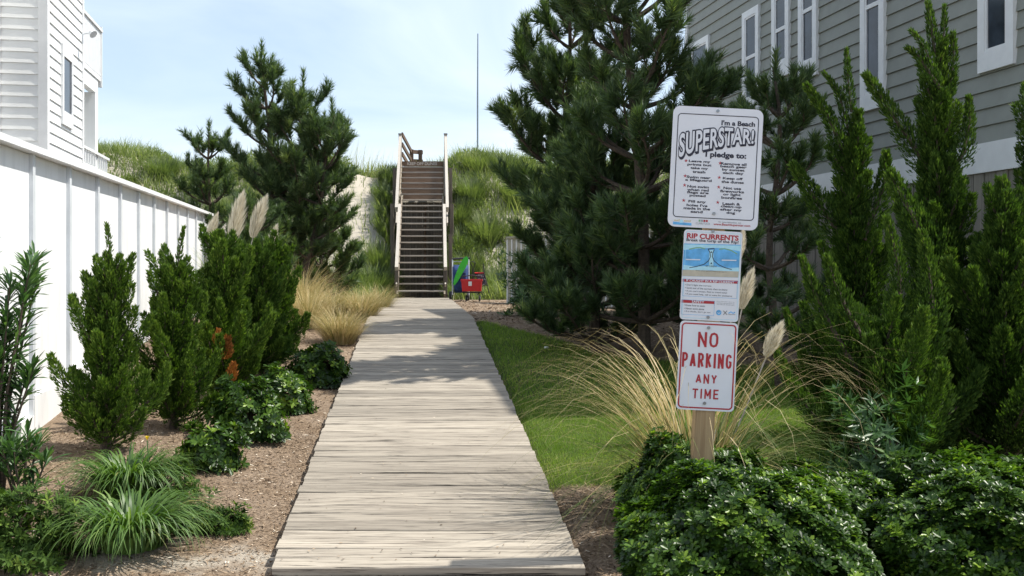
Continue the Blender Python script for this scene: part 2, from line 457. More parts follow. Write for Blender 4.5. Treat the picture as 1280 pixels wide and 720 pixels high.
for side in (-1, 1):
    # lower rail then wider upper rail; a bleached board on edge plus cap
    lo = 0.665; up = 0.755
    Ya, Yb, Yc = 28.05, 30.75, 34.3
    for (A, B, w) in ((Ya, Yb, lo), (Yb - 0.15, Yc, up)):
        for dz, th in ((0.02, 0.17),):
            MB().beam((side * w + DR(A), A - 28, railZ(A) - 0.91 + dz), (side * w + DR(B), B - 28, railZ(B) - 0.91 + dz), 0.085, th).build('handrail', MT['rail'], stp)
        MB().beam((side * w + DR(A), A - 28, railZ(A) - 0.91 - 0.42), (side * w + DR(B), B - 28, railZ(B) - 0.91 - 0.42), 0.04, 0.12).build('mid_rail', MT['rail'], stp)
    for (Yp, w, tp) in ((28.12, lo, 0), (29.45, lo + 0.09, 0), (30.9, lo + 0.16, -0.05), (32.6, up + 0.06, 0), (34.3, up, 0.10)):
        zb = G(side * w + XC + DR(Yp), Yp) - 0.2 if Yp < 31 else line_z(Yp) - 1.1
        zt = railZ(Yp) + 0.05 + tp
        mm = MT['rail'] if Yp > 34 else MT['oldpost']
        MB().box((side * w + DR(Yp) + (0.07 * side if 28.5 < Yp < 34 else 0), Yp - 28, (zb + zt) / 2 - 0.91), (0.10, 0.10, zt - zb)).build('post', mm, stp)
    MB().box((side * up + DR(34.3), 6.3, railZ(34.3) - 0.91 + 0.165), (0.12, 0.12, 0.03)).build('post_cap', MT['oldpost'], stp)
for q in range(8):  # added dark boards, standing in for the shade under the flights
    MB().box((DR(31) - 0.62 + q * 0.178, 2.98, 0.98), (0.17, 0.03, 2.1 + random.uniform(-.03, .03))).build('added_dark_board', MT['oldpost'], stp)
    MB().box((DR(32.4) - 0.62 + q * 0.178, 4.4, 2.20), (0.17, 0.03, 1.35)).build('added_dark_board', MT['oldpost'], stp)
# wide dark side boards at the turn of the rail
for side in (-1, 1):
    MB().box((side * 0.86 + DR(30.9), 2.95, 1.55), (0.05, 0.22, 1.6)).build('side_board', MT['oldpost'], stp)
# landing with its board and rail beyond
ztop = 0.91 + NT * RISE
MB().box((DR(34.4), NT * RUN + 0.42, ztop - 0.91 - 0.02), (1.40, 1.0, 0.04)).build('landing', MT['stair'], stp)
nb = MB().box((DR(34.05), NT * RUN - 0.36, ztop - 0.91 - 0.085), (1.33, 0.035, 0.155)).build('notice_board', MT['riser'], stp)
for (xa, ya, xb, yb) in ((-1.16, 6.4, -1.10, 9.0), (-1.10, 9.0, -0.72, 9.2)):
    for dz in (0.95, 0.62, 0.3):
        MB().beam((xa, ya, ztop - 0.91 + dz - (0.28 if ya > 6.5 else 0)), (xb, yb, ztop - 0.91 + dz - 0.28), 0.05, 0.14).build('landing_rail', MT['riser'], stp)
for (xa, ya) in ((-1.10, 9.0), (-0.80, 9.15)):
    MB().box((xa, ya, ztop - 0.91 + 0.2), (0.13, 0.13, 1.1)).build('landing_post', MT['riser'], stp)

# ------------------------------------------------------------------ white panel fence, left
FD = Vector((-0.186, 1, 0)).normalized(); FA = math.atan2(FD.y, FD.x)
def fpt(Y): return -2.3 - 0.186 * Y
fl = empty('white_panel_fence', (fpt(7.8), 7.8, 0), 0, 'tall white panel fence with narrow battens and a flat cap on the left', 'fence')
ys = [0.6 + 1.19 * k for k in range(18)]
lean = -0.035
def ftop(Y): return 2.585 + 0.0155 * (Y - 7.8) * 1.0
def floc(Y, z, off=0.0):
    n = Vector((FD.y, -FD.x, 0)); p_ = Vector((fpt(Y), Y, 0)) + n * off
    return Vector((p_.x - fl.location.x - lean * 0 , p_.y - 7.8, z))
Yend = 21.2
bounds = [Yend - 1.19 * k for k in range(16)][::-1]
for q in range(len(bounds) - 1):
    Y0, Y1 = bounds[q], bounds[q + 1]
    zb = G(fpt(Y0), Y0) + 0.02; zt = (ftop(Y0) + ftop(Y1)) / 2
    mid = (Y0 + Y1) / 2
    pm = MB()
    n = Vector((FD.y, -FD.x, 0)) * 0.02
    a0, a1 = floc(Y0, 0), floc(Y1, 0)
    g = 0.004
    a0 = a0 + FD * g; a1 = a1 - FD * g
    tops = [ftop(Y0) - 0.03, ftop(Y1) - 0.03]
    bots = [zb + 0.22] * 2
    vs = []
    for sgn in (1, -1):
        for P, z in ((a0, bots[0]), (a1, bots[1]), (a1, tops[1]), (a0, tops[0])):
            vs.append((P.x + n.x * sgn, P.y + n.y * sgn, z))
    pm.add(vs, ((0,1,2,3),(7,6,5,4),(0,4,5,1),(1,5,6,2),(2,6,7,3),(3,7,4,0)))
    pm.build('panel', MT['white'], fl)
    c = (floc(Y0, 0, 0.03) + floc(Y1, 0, 0.03)) / 2
    MB().box((c.x, c.y, zb + 0.10), (1.19 * 1.017 - 0.01, 0.05, 0.34), FA).build('skirt_board', MT['white'], fl)
    c = floc(Y1, 0, 0.036)
    zbb = zb + 0.27
    MB().box((c.x, c.y, (zbb + ftop(Y1) - 0.03) / 2), (0.075, 0.03, ftop(Y1) - 0.03 - zbb), FA).build('batten', MT['batten'], fl)
    a = floc(Y0, ftop(Y0), 0.035); b = floc(Y1, ftop(Y1), 0.035)
    MB().beam(a, b - FD * 0.004, 0.15, 0.05).build('cap_rail', MT['white'], fl)
c = floc(Yend + 0.03, 0, 0.02)
MB().box((c.x, c.y, (G(fpt(Yend), Yend) + ftop(Yend)) / 2), (0.09, 0.09, ftop(Yend) - G(fpt(Yend), Yend) - 0.06), FA).build('end_post', MT['white'], fl)
# a return of the fence running away behind the planting

# ------------------------------------------------------------------ grey house, right
HX0, HS = 7.2, -0.19
HD = Vector((HS, 1, 0)).normalized(); HN = Vector((-HD.y, HD.x, 0))     # HN faces the walk
HA = math.atan2(HD.y, HD.x)
def hY(px): return HX0 / ((px - 640) / F - HS)
def hp(Y, z, off=0.0): return Vector((HX0 + HS * Y, Y, z)) + HN * off
house = empty('grey_house', (HX0 + HS * 14.6, 14.6, 0), 0, 'large grey lap sided beach house with white trimmed windows on the right', 'house')
HO = Vector((HX0 + HS * 14.6, 14.6, 0))
HY0, HY1 = 9.95, 19.95
HTOP = 8.6
def hbox(Ya, Yb, z0, z1, off0, off1):
    """solid along the wall between two depths; off = metres proud of the wall"""
    a, b = hp(Ya, 0), hp(Yb, 0); vs = []
    for z in (z0, z1):
        for P, o_ in ((a, off0), (b, off0), (b, off1), (a, off1)):
            q = P + HN * o_ - HO; vs.append((q.x, q.y, z))
    m = MB(); m.add(vs, ((0,1,2,3),(7,6,5,4),(0,4,5,1),(1,5,6,2),(2,6,7,3),(3,7,4,0))); return m
core = hbox(HY0 + 0.02, HY1 - 0.02, 0.5, HTOP, -0.02, -9.0); core.build('wall', MT['siding'], house)
roofm = plain('grey_shingle', (0.12, 0.12, 0.12), 0.9, var=0.3, scale=20, bmp=0.4)
hbox(HY0 - 0.35, HY1 + 0.35, HTOP + 0.003, HTOP + 0.22, 0.42, -9.4).build('roof', roofm, house)
hbox(HY0 - 0.40, HY1 + 0.40, HTOP + 0.04, HTOP + 0.26, 0.46, 0.42).build('fascia', MT['whitetrim'], house)
z = 3.02; EXP = 0.183
while z < HTOP - 0.02:
    a, b = hp(HY0, 0), hp(HY1, 0); vs = []
    zt = min(z + EXP - 0.002, HTOP - 0.002)
    for P in (a, b):
        for o_, zz in ((0.030, z), (0.008, zt), (-0.017, zt), (-0.017, z)):
            q = P + HN * o_ - HO; vs.append((q.x, q.y, zz))
    mm = MB(); mm.add(vs, ((0,1,2,3),(7,6,5,4),(0,4,5,1),(1,5,6,2),(2,6,7,3),(3,7,4,0)))
    mm.build('siding_board', MT['siding'], house)
    z += EXP
hbox(HY0, HY1, 2.70, 3.016, 0.045, -0.015).build('band_board', MT['whitetrim'], house)
hbox(HY1 - 0.06, HY1 + 0.05, 3.02, HTOP, 0.05, -0.015).build('corner_board', MT['whitetrim'], house)
hbox(HY0 - 0.05, HY0 + 0.09, 3.02, HTOP, 0.05, -0.015).build('corner_board', MT['whitetrim'], house)
bY = HY0 + 0.02
while bY < HY1 - 0.1:
    zb = G(*(hp(bY, 0).xy)) - 0.05
    off = random.uniform(0.0, 0.012)
    hbox(bY, bY + 0.165, zb, 2.697, off + 0.012, -0.015).build('skirting_board', MT['skirt'], house)
    bY += 0.188
def window(Ya, Yb, z0, z1, nameless=None, apron=0.13):
    """Ya nearer depth, Yb farther; outer size of the white trim"""
    t = 0.11
    fr = MB()
    for (A, B, c0, c1) in ((Ya, Ya + t, z0, z1), (Yb - t, Yb, z0, z1), (Ya + t, Yb - t, z0, z0 + t + apron), (Ya + t, Yb - t, z1 - t, z1)):
        mm = hbox(A, B, c0, c1, 0.062, -0.015); fr.add(mm.v, mm.f)
    w = fr.build('window', MT['whitetrim'], house)
    zi0, zi1 = z0 + t + apron, z1 - t
    zm = (zi0 + zi1) / 2
    for (c0, c1, oo) in ((zi0, zm, 0.034), (zm, zi1, 0.040)):
        g_ = hbox(Ya + t + 0.03, Yb - t - 0.03, c0 + 0.03, c1 - 0.03, oo, oo - 0.006); g_.build('pane', MT['glass'], w)
    sh = MB()
    for (A, B, c0, c1) in ((Ya + t + 0.001, Ya + t + 0.03, zi0 + .001, zi1 - .001), (Yb - t - 0.03, Yb - t - 0.001, zi0 + .001, zi1 - .001), (Ya + t + 0.031, Yb - t - 0.031, zi0 + 0.001, zi0 + 0.03), (Ya + t + 0.031, Yb - t - 0.031, zi1 - 0.03, zi1 - 0.001), (Ya + t + 0.031, Yb - t - 0.031, zm - 0.028, zm + 0.028)):
        mm = hbox(A, B, c0, c1, 0.052, -0.015); sh.add(mm.v, mm.f)
    sh.build('sash', MT['whitetrim'], w)
    return w
window(hY(952), hY(931.5), 4.25, 5.95)
window(hY(990), hY(968.5), 4.62, 5.98)
window(hY(1025), hY(1002), 4.45, 6.3)
window(hY(1110), hY(1080), 3.72, 6.3, apron=0.10)
window(hY(1273), hY(1228), 3.77, 6.2, apron=0.10)
window(hY(889), hY(862.5) - 0.12, 4.2, 5.95)
# garage-side fence: tan boards behind the pines
tf = empty('tan_board_fence', (-0.1, 25.2, 0), 0, 'tan vertical board fence showing behind the big pine beside the sand bed', 'fence')
A = Vector((-0.10, 25.2, 0)); B = Vector((3.3, 20.6, 0)); D = (B - A); L = D.length; D.normalize(); ang = math.atan2(D.y, D.x)
nfb = int(L / 0.19)
for q in range(nfb):
    c = A + D * (q * 0.19 + 0.095) - A
    zb = G(c.x + A.x, c.y + A.y) - 0.06
    MB().box((c.x, c.y, (zb + 2.42) / 2), (0.178, 0.022, 2.42 - zb), ang).build('board', MT['tan'], tf)
nrm = Vector((D.y, -D.x, 0))
for q in range(0, nfb, 1):
    if q % 1 == 0:
        c = D * (q * 0.19) + nrm * 0.02
        zb = G(c.x + A.x, c.y + A.y) - 0.05
        MB().box((c.x, c.y, (zb + 2.40) / 2), (0.04, 0.018, 2.40 - zb), ang).build('batten', MT['whitetrim'], tf)
c = D * (L / 2); MB().box((c.x, c.y, 2.45), (L + 0.05, 0.10, 0.05), ang).build('cap_rail', MT['tan'], tf)

# ------------------------------------------------------------------ white house, left
lh = empty('white_house', (-8.2, 17.5, 0), 0, 'white lap sided house with a corner balcony behind the white fence', 'house')
LO = Vector((-8.2, 17.5, 0))
LD = Vector((-0.19, 1, 0)).normalized(); LA = math.atan2(LD.y, LD.x); LN = Vector((LD.y, -LD.x, 0))
lw = plain('white_siding', (0.78, 0.79, 0.78), 0.55, var=0.03, scale=4, bmp=0.05)
C0 = Vector((wx(57, 16), 16, 0))                    # near corner of the projecting bay
def lbox(base, d, nrm_, s0, s1, z0, z1, o0, o1):
    vs = []
    for zz in (z0, z1):
        for s_, o_ in ((s0, o0), (s1, o0), (s1, o1), (s0, o1)):
            q = base + d * s_ + nrm_ * o_ - LO; vs.append((q.x, q.y, zz))
    m = MB(); m.add(vs, ((0,1,2,3),(7,6,5,4),(0,4,5,1),(1,5,6,2),(2,6,7,3),(3,7,4,0))); return m
SL = 2.52; FW = 0.68
X2 = Vector((-LN.x, -LN.y, 0))
B0 = C0 + X2 * FW                                     # foot of the nearer wall
TOPZ = 8.2
lbox(C0, LD, LN, 0.02, SL, 0.4, TOPZ, -0.02, -7.0).build('wall', lw, lh)
lbox(B0, LD, LN, -5.0, -0.02, 0.4, TOPZ, -0.02, -6.0).build('wall', lw, lh)
def boards(base, d, nrm_, s0, s1):
    z = 0.9; e = 0.172
    while z < TOPZ - 0.1:
        vs = []
        for s_ in (s0, s1):
            for o_, zz in ((0.026, z), (0.006, z + e - 0.002), (-0.017, z + e - 0.002), (-0.017, z)):
                q = base + d * s_ + nrm_ * o_ - LO; vs.append((q.x, q.y, zz))
        mm = MB(); mm.add(vs, ((0,1,2,3),(7,6,5,4),(0,4,5,1),(1,5,6,2),(2,6,7,3),(3,7,4,0)))
        mm.build('siding_board', lw, lh); z += e
boards(C0, LD, LN, 0.03, SL)
boards(C0, X2, Vector((-LD.x, -LD.y, 0)), 0.04, FW - 0.03)
boards(B0, LD, LN, -5.0, -0.03)
for (bs, s0, s1, o0, o1) in ((C0, -0.03, 0.10, 0.035, -0.10), (C0, SL - 0.08, SL + 0.03, 0.035, -0.1), (B0, -0.12, -0.035, 0.035, -0.01)):
    lbox(bs, LD, LN, s0, s1, 0.9, TOPZ, o0, o1).build('corner_board', MT['whitetrim'], lh)
lbox(B0, LD, LN, -5.3, SL + 3, TOPZ + 0.003, TOPZ + 0.2, 1.0, -6.2).build('roof', roofm, lh)
def lwin(base, s0, s1, z0, z1):
    t = 0.09; fr = MB()
    for (a_, b_, c0, c1) in ((s0, s0 + t, z0, z1), (s1 - t, s1, z0, z1), (s0 + t, s1 - t, z0, z0 + t + 0.14), (s0 + t, s1 - t, z1 - t - 0.10, z1)):
        mm = lbox(base, LD, LN, a_, b_, c0, c1, 0.055, -0.015); fr.add(mm.v, mm.f)
    w = fr.build('window', MT['whitetrim'], lh)
    lbox(base, LD, LN, s0 + t, s1 - t, z0 + t + 0.14, z1 - t - 0.10, 0.034, 0.028).build('pane', MT['glass'], w)
lwin(C0, 0.88, 1.62, wz(158, 17.2), wz(56, 17.0))
lwin(B0, -3.4, -0.2, wz(165, 15), wz(30, 15))
# flood lamp bracket high on the side wall
q = C0 + LD * 2.2 + LN * 0.08 - LO
lm = MB(); lm.tube([(q.x, q.y, wz(52, 18)), (q.x, q.y, wz(40, 18)), (q.x + 0.14, q.y, wz(38, 18))], 0.014, 6)
lamp = lm.build('lamp_bracket', MT['batten'], lh)
MB().tube([(q.x + 0.14, q.y, wz(37, 18)), (q.x + 0.20, q.y - 0.02, wz(40.5, 18))], [0.04, 0.075], 10).build('lamp_head', MT['batten'], lamp)
# balconies beyond the wall
Bc = C0 + LD * (SL + 0.04)
def balcony(z0, z1, s0, s1, gap, solid, outo):
    st = MB()
    st = lbox(Bc, LD, LN, s0, s1, z0 - 0.09, z0, outo, -1.2); d = st.build('balcony_floor', MT['whitetrim'], lh)
    lbox(Bc, LD, LN, s0, s1 + 0.03, z1 - 0.05, z1, outo + 0.03, outo - 0.06).build('balcony_rail', MT['whitetrim'], lh)
    s_ = s0 + 0.02
    while s_ < s1 - 0.02:
        lbox(Bc, LD, LN, s_, s_ + solid, z0 + 0.01, z1 - 0.052, outo, outo - 0.03).build('baluster', MT['whitetrim'], lh); s_ += gap
zf = wz(85, 19.2)
balcony(zf, wz(23, 19.2), 0.0, 1.65, 0.09, 0.07, 0.0)
lbox(Bc, LD, LN, 1.60, 1.66, wz(108, 20), wz(32, 20), 0.02, -0.05).build('balcony_post', MT['whitetrim'], lh)
lbox(Bc, LD, LN, 0.0, 1.45, wz(113, 19.5), zf - 0.093, -0.02, -0.14).build('beam', lw, lh)
lbox(Bc, LD, LN, 1.20, 1.45, 1.0, wz(113, 19.5) - 0.003, -0.02, -0.5).build('column', lw, lh)
balcony(wz(206, 19.2), wz(188, 19.4), 0.0, 2.3, 0.22, 0.05, 0.0)

# ------------------------------------------------------------------ thin mast on the dune
mt = tag(link('mast', MB().tube([(wx(597, 40), 40, 4.3), (wx(597, 40), 40, wz(120, 40)), (wx(597.3, 40), 40, wz(42, 40))], [0.035, 0.032, 0.02], 8).mesh('mast', plain('grey_mast', (0.22, 0.26, 0.29), 0.4, 0.5))), 'thin grey mast standing on the dune right of the stairs', 'mast')
# ------------------------------------------------------------------ lettering and the sign post
def text_mesh(s, size_w, size_h, mat, bold=0.0, spacing=1.0):
    cu = bpy.data.curves.new('lettering', 'FONT')
    cu.body = s; cu.align_x = 'CENTER'; cu.offset = bold; cu.resolution_u = 4; cu.space_character = spacing
    ob = bpy.data.objects.new('lettering', cu); COL.objects.link(ob)
    me = bpy.data.meshes.new_from_object(ob)
    bpy.data.objects.remove(ob); bpy.data.curves.remove(cu)
    n = len(me.vertices); co = np.empty(n * 3, np.float32); me.vertices.foreach_get('co', co); co = co.reshape(-1, 3)
    lo, hi = co.min(0), co.max(0)
    x = (co[:, 0] - (lo[0] + hi[0]) / 2) / max(hi[0] - lo[0], 1e-6) * size_w
    z = (co[:, 1] - (lo[1] + hi[1]) / 2) / max(hi[1] - lo[1], 1e-6) * size_h
    out = np.stack([x, np.zeros(n), z], 1).astype(np.float32)
    me.vertices.foreach_set('co', out.ravel()); me.materials.clear(); me.materials.append(mat); me.update()
    return me
KS = 5.55 / F                                      # metres per photograph pixel at the signs
LEAN = R(3.0)
def plate(name, root, cpx, w, h, rad, thick=0.004, y=-0.052, mat=None, label=None):
    """plate in the leaning post's own frame; returns (object, mapper)"""
    base = PB
    dx, dz = (cpx[0] - base[0]), -(cpx[1] - base[1])
    c, s_ = math.cos(LEAN), math.sin(LEAN)
    lx, lz = (dx * c - dz * s_) * KS, (dx * s_ + dz * c) * KS
    m = MB(); m.prism(rrect(0, 0, w * KS, h * KS, rad * KS), -thick, 0)
    o = m.build(name, mat or MT['signwhite'], root, loc=(lx, y, lz))
    if label: o['label'] = label
    def P(px, py):
        ax, az = (px - cpx[0]), -(py - cpx[1])
        return ((ax * c - az * s_) * KS, (ax * s_ + az * c) * KS)
    return o, P
EPS = [0.0]
def put(o, me, x, z, d=0.0012, name='lettering', yf=-0.004):
    q = link(name, me, o); q.location = (x, yf - d, z); return q
def write(o, P, s, px, py, w, h, mat, bold=0.01, d=0.0012):
    x, z = P(px, py); return put(o, text_mesh(s, w * KS, h * KS, mat, bold), x, z, d)
def flat(o, poly, mat, d=0.0008, name='print'):
    m = MB(); m.add([(p[0], 0, p[1]) for p in poly], [tuple(range(len(poly)))])
    q = m.build(name, mat, o); q.location = (0, -0.004 - d, 0); return q
def outline(o, cx, cz, w, h, r, t, mat, d=0.0010, name='border_line'):
    a = rrect(cx, cz, w, h, r); b = rrect(cx, cz, w - 2 * t, h - 2 * t, max(r - t, 0.0005))
    n = len(a); m = MB()
    m.add([(p[0], 0, p[1]) for p in a] + [(p[0], 0, p[1]) for p in b], [(i, n + i, n + (i + 1) % n, (i + 1) % n) for i in range(n)])
    q = m.build(name, mat, o); q.location = (0, -0.004 - d, 0); return q
PB = (876.0, 628.0)
SX, SY = wx(876, 5.55), 5.55
sp = empty('sign_post', (SX, SY + 0.05, wz(628, 5.55)), 0, 'leaning wooden post with three stacked signs, pledge, rip currents and no parking', 'sign')
sp.rotation_euler = (0, LEAN, 0)
zg = G(SX, SY) - 0.2 - wz(628, 5.55)
TOPP = wz(140, 5.55) - wz(628, 5.55)
MB().box((0, 0.0, (zg + TOPP) / 2), (0.105, 0.095, TOPP - zg)).build('post', MT['post'], sp)
# --- pledge sign
o1, P = plate('sign_panel', sp, (894.2, 210.2), 112.5, 151, 9, label='large white pledge sign with wavy capital title')
cx, cz = P(894.6, 208.8)
outline(o1, cx, cz, 101.5 * KS, 130 * KS, 5 * KS, 1.05 * KS, MT['navy'])
write(o1, P, "I'm a Beach", 922.5, 154.6, 42, 6.4, MT['navy'], 0.035)
# warped title: dark shadow, dark outline, white face
def title(mat, bold, dx, dz, d, grow=0.0):
    cu = bpy.data.curves.new('lettering', 'FONT'); cu.body = 'SUPERSTAR!'; cu.offset = bold; cu.resolution_u = 4; cu.space_character = 1.06
    ob = bpy.data.objects.new('t', cu); COL.objects.link(ob)
    me = bpy.data.meshes.new_from_object(ob); bpy.data.objects.remove(ob); bpy.data.curves.remove(cu)
    n = len(me.vertices); co = np.empty(n * 3, np.float32); me.vertices.foreach_get('co', co); co = co.reshape(-1, 3)
    x0, x1, y0, y1 = TB
    t = (co[:, 0] - x0) / (x1 - x0); v = (co[:, 1] - y0) / (y1 - y0)
    top = np.interp(t, [0, 0.12, 0.35, 0.6, 0.85, 1.0], [168.5, 165.5, 162.5, 160.0, 161.5, 163.5])
    bot = np.interp(t, [0, 0.1, 0.25, 0.5, 0.75, 1.0], [196.5, 192.5, 188.5, 184.0, 180.5, 179.5])
    px = 849.5 + t * 92.5 + (1 - v) * (-1.0); py = bot + (top - bot) * v
    px = px + dx; py = py + dz
    out = np.zeros((n, 3), np.float32)
    for k in range(n):
        a_ = P(px[k], py[k]); out[k] = (a_[0], 0, a_[1])
    me.vertices.foreach_set('co', out.ravel()); me.materials.clear(); me.materials.append(mat); me.update()
    put(o1, me, 0, 0, d)
cu = bpy.data.curves.new('t', 'FONT'); cu.body = 'SUPERSTAR!'; cu.space_character = 1.06
ob = bpy.data.objects.new('t', cu); COL.objects.link(ob); me = bpy.data.meshes.new_from_object(ob)
bpy.data.objects.remove(ob); bpy.data.curves.remove(cu)
co = np.empty(len(me.vertices) * 3, np.float32); me.vertices.foreach_get('co', co); co = co.reshape(-1, 3)
TB = (co[:, 0].min(), co[:, 0].max(), co[:, 1].min(), co[:, 1].max()); bpy.data.meshes.remove(me)
title(MT['navy'], 0.075, 1.0, 1.4, 0.0016)
title(MT['navy'], 0.070, 0.0, 0.0, 0.0020)
title(MT['signwhite'], 0.024, 0.0, 0.0, 0.0026)
write(o1, P, 'I pledge to:', 907, 195, 51, 9, MT['navy'], 0.04)
def bullets(x0, rows, stars):
    for (s, y, w) in rows:
        yy = 120 + y / 4; xx = 820 + (x0 - 0.06 * (y - 328)) / 4
        write(o1, P, s, xx, yy, w, 3.9 if any(c in s for c in 'gypq') else 3.3, MT['navy'], 0.03)
    for y in stars:
        yy = 120 + y / 4; xx = 820 + (x0 - 0.06 * (y - 328) - 68) / 4
        cx_, cz_ = P(xx, yy); st_ = []
        for k in range(10):
            r_ = (2.6 if k % 2 == 0 else 0.9) * KS; a_ = math.pi / 2 + k * math.pi / 5
            st_.append((cx_ + r_ * math.cos(a_), cz_ + r_ * math.sin(a_)))
        flat(o1, st_[::-1], MT['red'], name='star_mark')
bullets(217, [('Leave my', 329, 27), ('prints but', 346, 30), ('take my', 363, 22), ('trash', 380, 16), ('Swim near', 407, 30), ('a lifeguard', 423, 33),
              ('Not swim', 454, 27), ('when red', 470, 27), ('flags are', 485, 27), ('posted', 500, 20), ('Fill any', 530, 22), ('holes I\'ve', 547, 26), ('made in the', 563, 33), ('sand', 579, 15)],
        [324, 400, 446, 522])
bullets(388, [('Remove all', 341, 32), ('beach gear', 356, 33), ('by sunset', 372, 28), ('each day', 388, 26), ('Keep off', 415, 25), ('the dunes', 431, 28),
              ('Not use', 462, 22), ('fireworks', 478, 30), ('or light', 495, 22), ('bonfires', 510, 26), ('Leash &', 540, 22), ('clean-up', 555, 26), ('after my', 571, 27), ('dog', 586, 11)],
        [336, 408, 456, 532])
a_ = [P(841, 277), P(864, 279), P(864, 282.2), P(841, 280.4)]
flat(o1, a_, MT['bluepic'])
a_ = [P(849, 276.5), P(851.5, 274), P(854, 276.8), P(854, 278.5), P(849, 278.5)]; flat(o1, a_, MT['cyanpic'], 0.0014)
write(o1, P, 'surf', 846, 275.2, 7, 2.2, MT['yellowpic']); write(o1, P, 'sand', 859, 276, 8, 2.2, MT['yellowpic'])
for k, mm in enumerate(('greenpic', 'bolt', 'red', 'red')):
    x_ = 873 + k * 3.0; flat(o1, [P(x_, 274.5 + k * .15), P(x_ + 2.4, 274.6 + k * .15), P(x_ + 2.4, 277.2 + k * .15), P(x_, 277.1 + k * .15)], MT[mm])
write(o1, P, 'CURRITUCK', 878.5, 279.5, 18, 2.6, MT['bolt'], 0.0)
write(o1, P, 'For more information, visit', 912, 278.2, 28, 1.8, MT['navy'], 0.0)
write(o1, P, 'www.BeachSuperstar.com', 914.5, 281.6, 46, 3.6, MT['red'], 0.02)
def bolt(o, P, px, py):
    x, z = P(px, py); b = MB().cyl((x, -0.0075, z), 0.0085, 0.006, 'Y', 12); b.build('bolt', MT['bolt'], o)
bolt(o1, P, 892, 267); bolt(o1, P, 897, 139)
# --- rip currents sign
o2, P = plate('sign_panel', sp, (888.6, 344.6), 73, 112.5, 4.5, y=-0.0545, label='middle sign with a blue rip current picture')
cx, cz = P(888.9, 344.6)
outline(o2, cx, cz, 68.5 * KS, 108 * KS, 2 * KS, 0.45 * KS, MT['cyanpic'])
write(o2, P, 'RIP CURRENTS', 890.6, 296.2, 64.5, 6.6, MT['red'], 0.035)
write(o2, P, 'Break the Grip of the Rip!', 890.2, 301.8, 65, 4.6, MT['navy'], 0.02)
def PP(x, y): return P(835 + x / 6.0, 285 + y / 6.0)
flat(o2, [PP(118, 116), PP(545, 126), PP(524, 372), PP(104, 360)], MT['bluepic'], 0.0006)
flat(o2, [PP(116, 122), PP(544, 132), PP(541, 175), PP(400, 150), PP(330, 150), PP(250, 152), PP(114, 165)], MT['cyanpic'], 0.0009)
def band(pts, w, mat, d):
    L_, R_ = [], []
    for k, (x, y) in enumerate(pts):
        x1, y1 = pts[min(k + 1, len(pts) - 1)]; x0, y0 = pts[max(k - 1, 0)]
        dx, dy = x1 - x0, y1 - y0; l = math.hypot(dx, dy) or 1
        L_.append(PP(x - dy / l * w, y + dx / l * w)); R_.append(PP(x + dy / l * w, y - dx / l * w))
    n = len(pts); m = MB(); m.add([(p[0], 0, p[1]) for p in L_ + R_], [(k, k + 1, n + k + 1, n + k) for k in range(n - 1)])
    q = m.build('print', mat, o2); q.location = (0, -0.004 - d, 0)
band([(322, 165), (322, 300)], 16, MT['cyanpic'], 0.0011)
band([(112, 292), (200, 305), (320, 300), (430, 316), (528, 312)], 16, MT['cyanpic'], 0.00105)
flat(o2, [PP(107, 312), PP(528, 326), PP(524, 371), PP(104, 359)], MT['sandpic'], 0.0012)
band([(300, 160), (312, 185), (316, 215), (302, 245), (268, 272), (215, 288), (158, 298)], 2.6, MT['navy'], 0.0016)
band([(345, 162), (334, 185), (330, 215), (342, 245), (378, 276), (425, 298), (475, 311)], 2.6, MT['navy'], 0.0016)
band([(155, 160), (200, 150), (240, 146), (275, 156)], 4, MT['greenpic'], 0.0014)
band([(380, 160), (420, 155), (470, 168), (515, 195)], 4, MT['greenpic'], 0.0014)
band([(298, 158), (346, 153)], 3, MT['navy'], 0.0017)
for (xa, ya, xb) in ((130, 236, 240), (400, 241, 510)): band([(xa, ya), (xb, ya + 2)], 4, MT['signwhite'], 0.0016)
for ya in (178, 262): flat(o2, [PP(315, ya + 8), PP(322, ya - 6), PP(329, ya + 8)], MT['navy'], 0.0018)
write(o2, P, 'RIP CURRENT', 835 + 322 / 6, 285 + 287 / 6, 14, 2.0, MT['navy'], 0.0, 0.0019)
write(o2, P, 'know your options before you go in', 888.5, 339.2, 38, 1.5, MT['navy'], 0.0, 0.0019)
flat(o2, [PP(108, 380), PP(522, 396), PP(521, 418), PP(107, 402)], MT['red'])
write(o2, P, 'IF CAUGHT IN A RIP CURRENT', 887.3, 351.7, 60, 2.9, MT['signwhite'], 0.02, 0.0016)
cx, cz = PP(313, 455); outline(o2, cx, cz, 68 * KS, 21.5 * KS, 0.5 * KS, 0.35 * KS, MT['bluepic'])
for k, (s, w) in enumerate((("\u2022 Don't fight the current", 33), ('\u2022 Swim out of the current, then to shore', 53), ("\u2022 If you can't escape, float or tread water", 53), ('\u2022 If you need help, call or wave for assistance', 59))):
    write(o2, P, s, 835 + (125 + w * 3) / 6, 285 + (427 + k * 23) / 6 + w * 0.02, w, 2.6, MT['navy'], 0.0)
flat(o2, [PP(100, 536), PP(348, 547), PP(347, 570), PP(99, 559)], MT['red'])
write(o2, P, 'SAFETY', 835 + 223 / 6, 285 + 553 / 6, 15.5, 3.0, MT['signwhite'], 0.02, 0.0016)
cx, cz = PP(222, 597); outline(o2, cx, cz, 41 * KS, 18.5 * KS, 0.5 * KS, 0.35 * KS, MT['bluepic'])
for k, (s, w) in enumerate((('\u2022 Know how to swim', 26), ('\u2022 Never swim alone', 25), ("\u2022 If in doubt, don't go out", 33))):
    write(o2, P, s, 835 + (118 + w * 3) / 6, 285 + (581 + k * 24) / 6, w, 2.4, MT['navy'], 0.0)
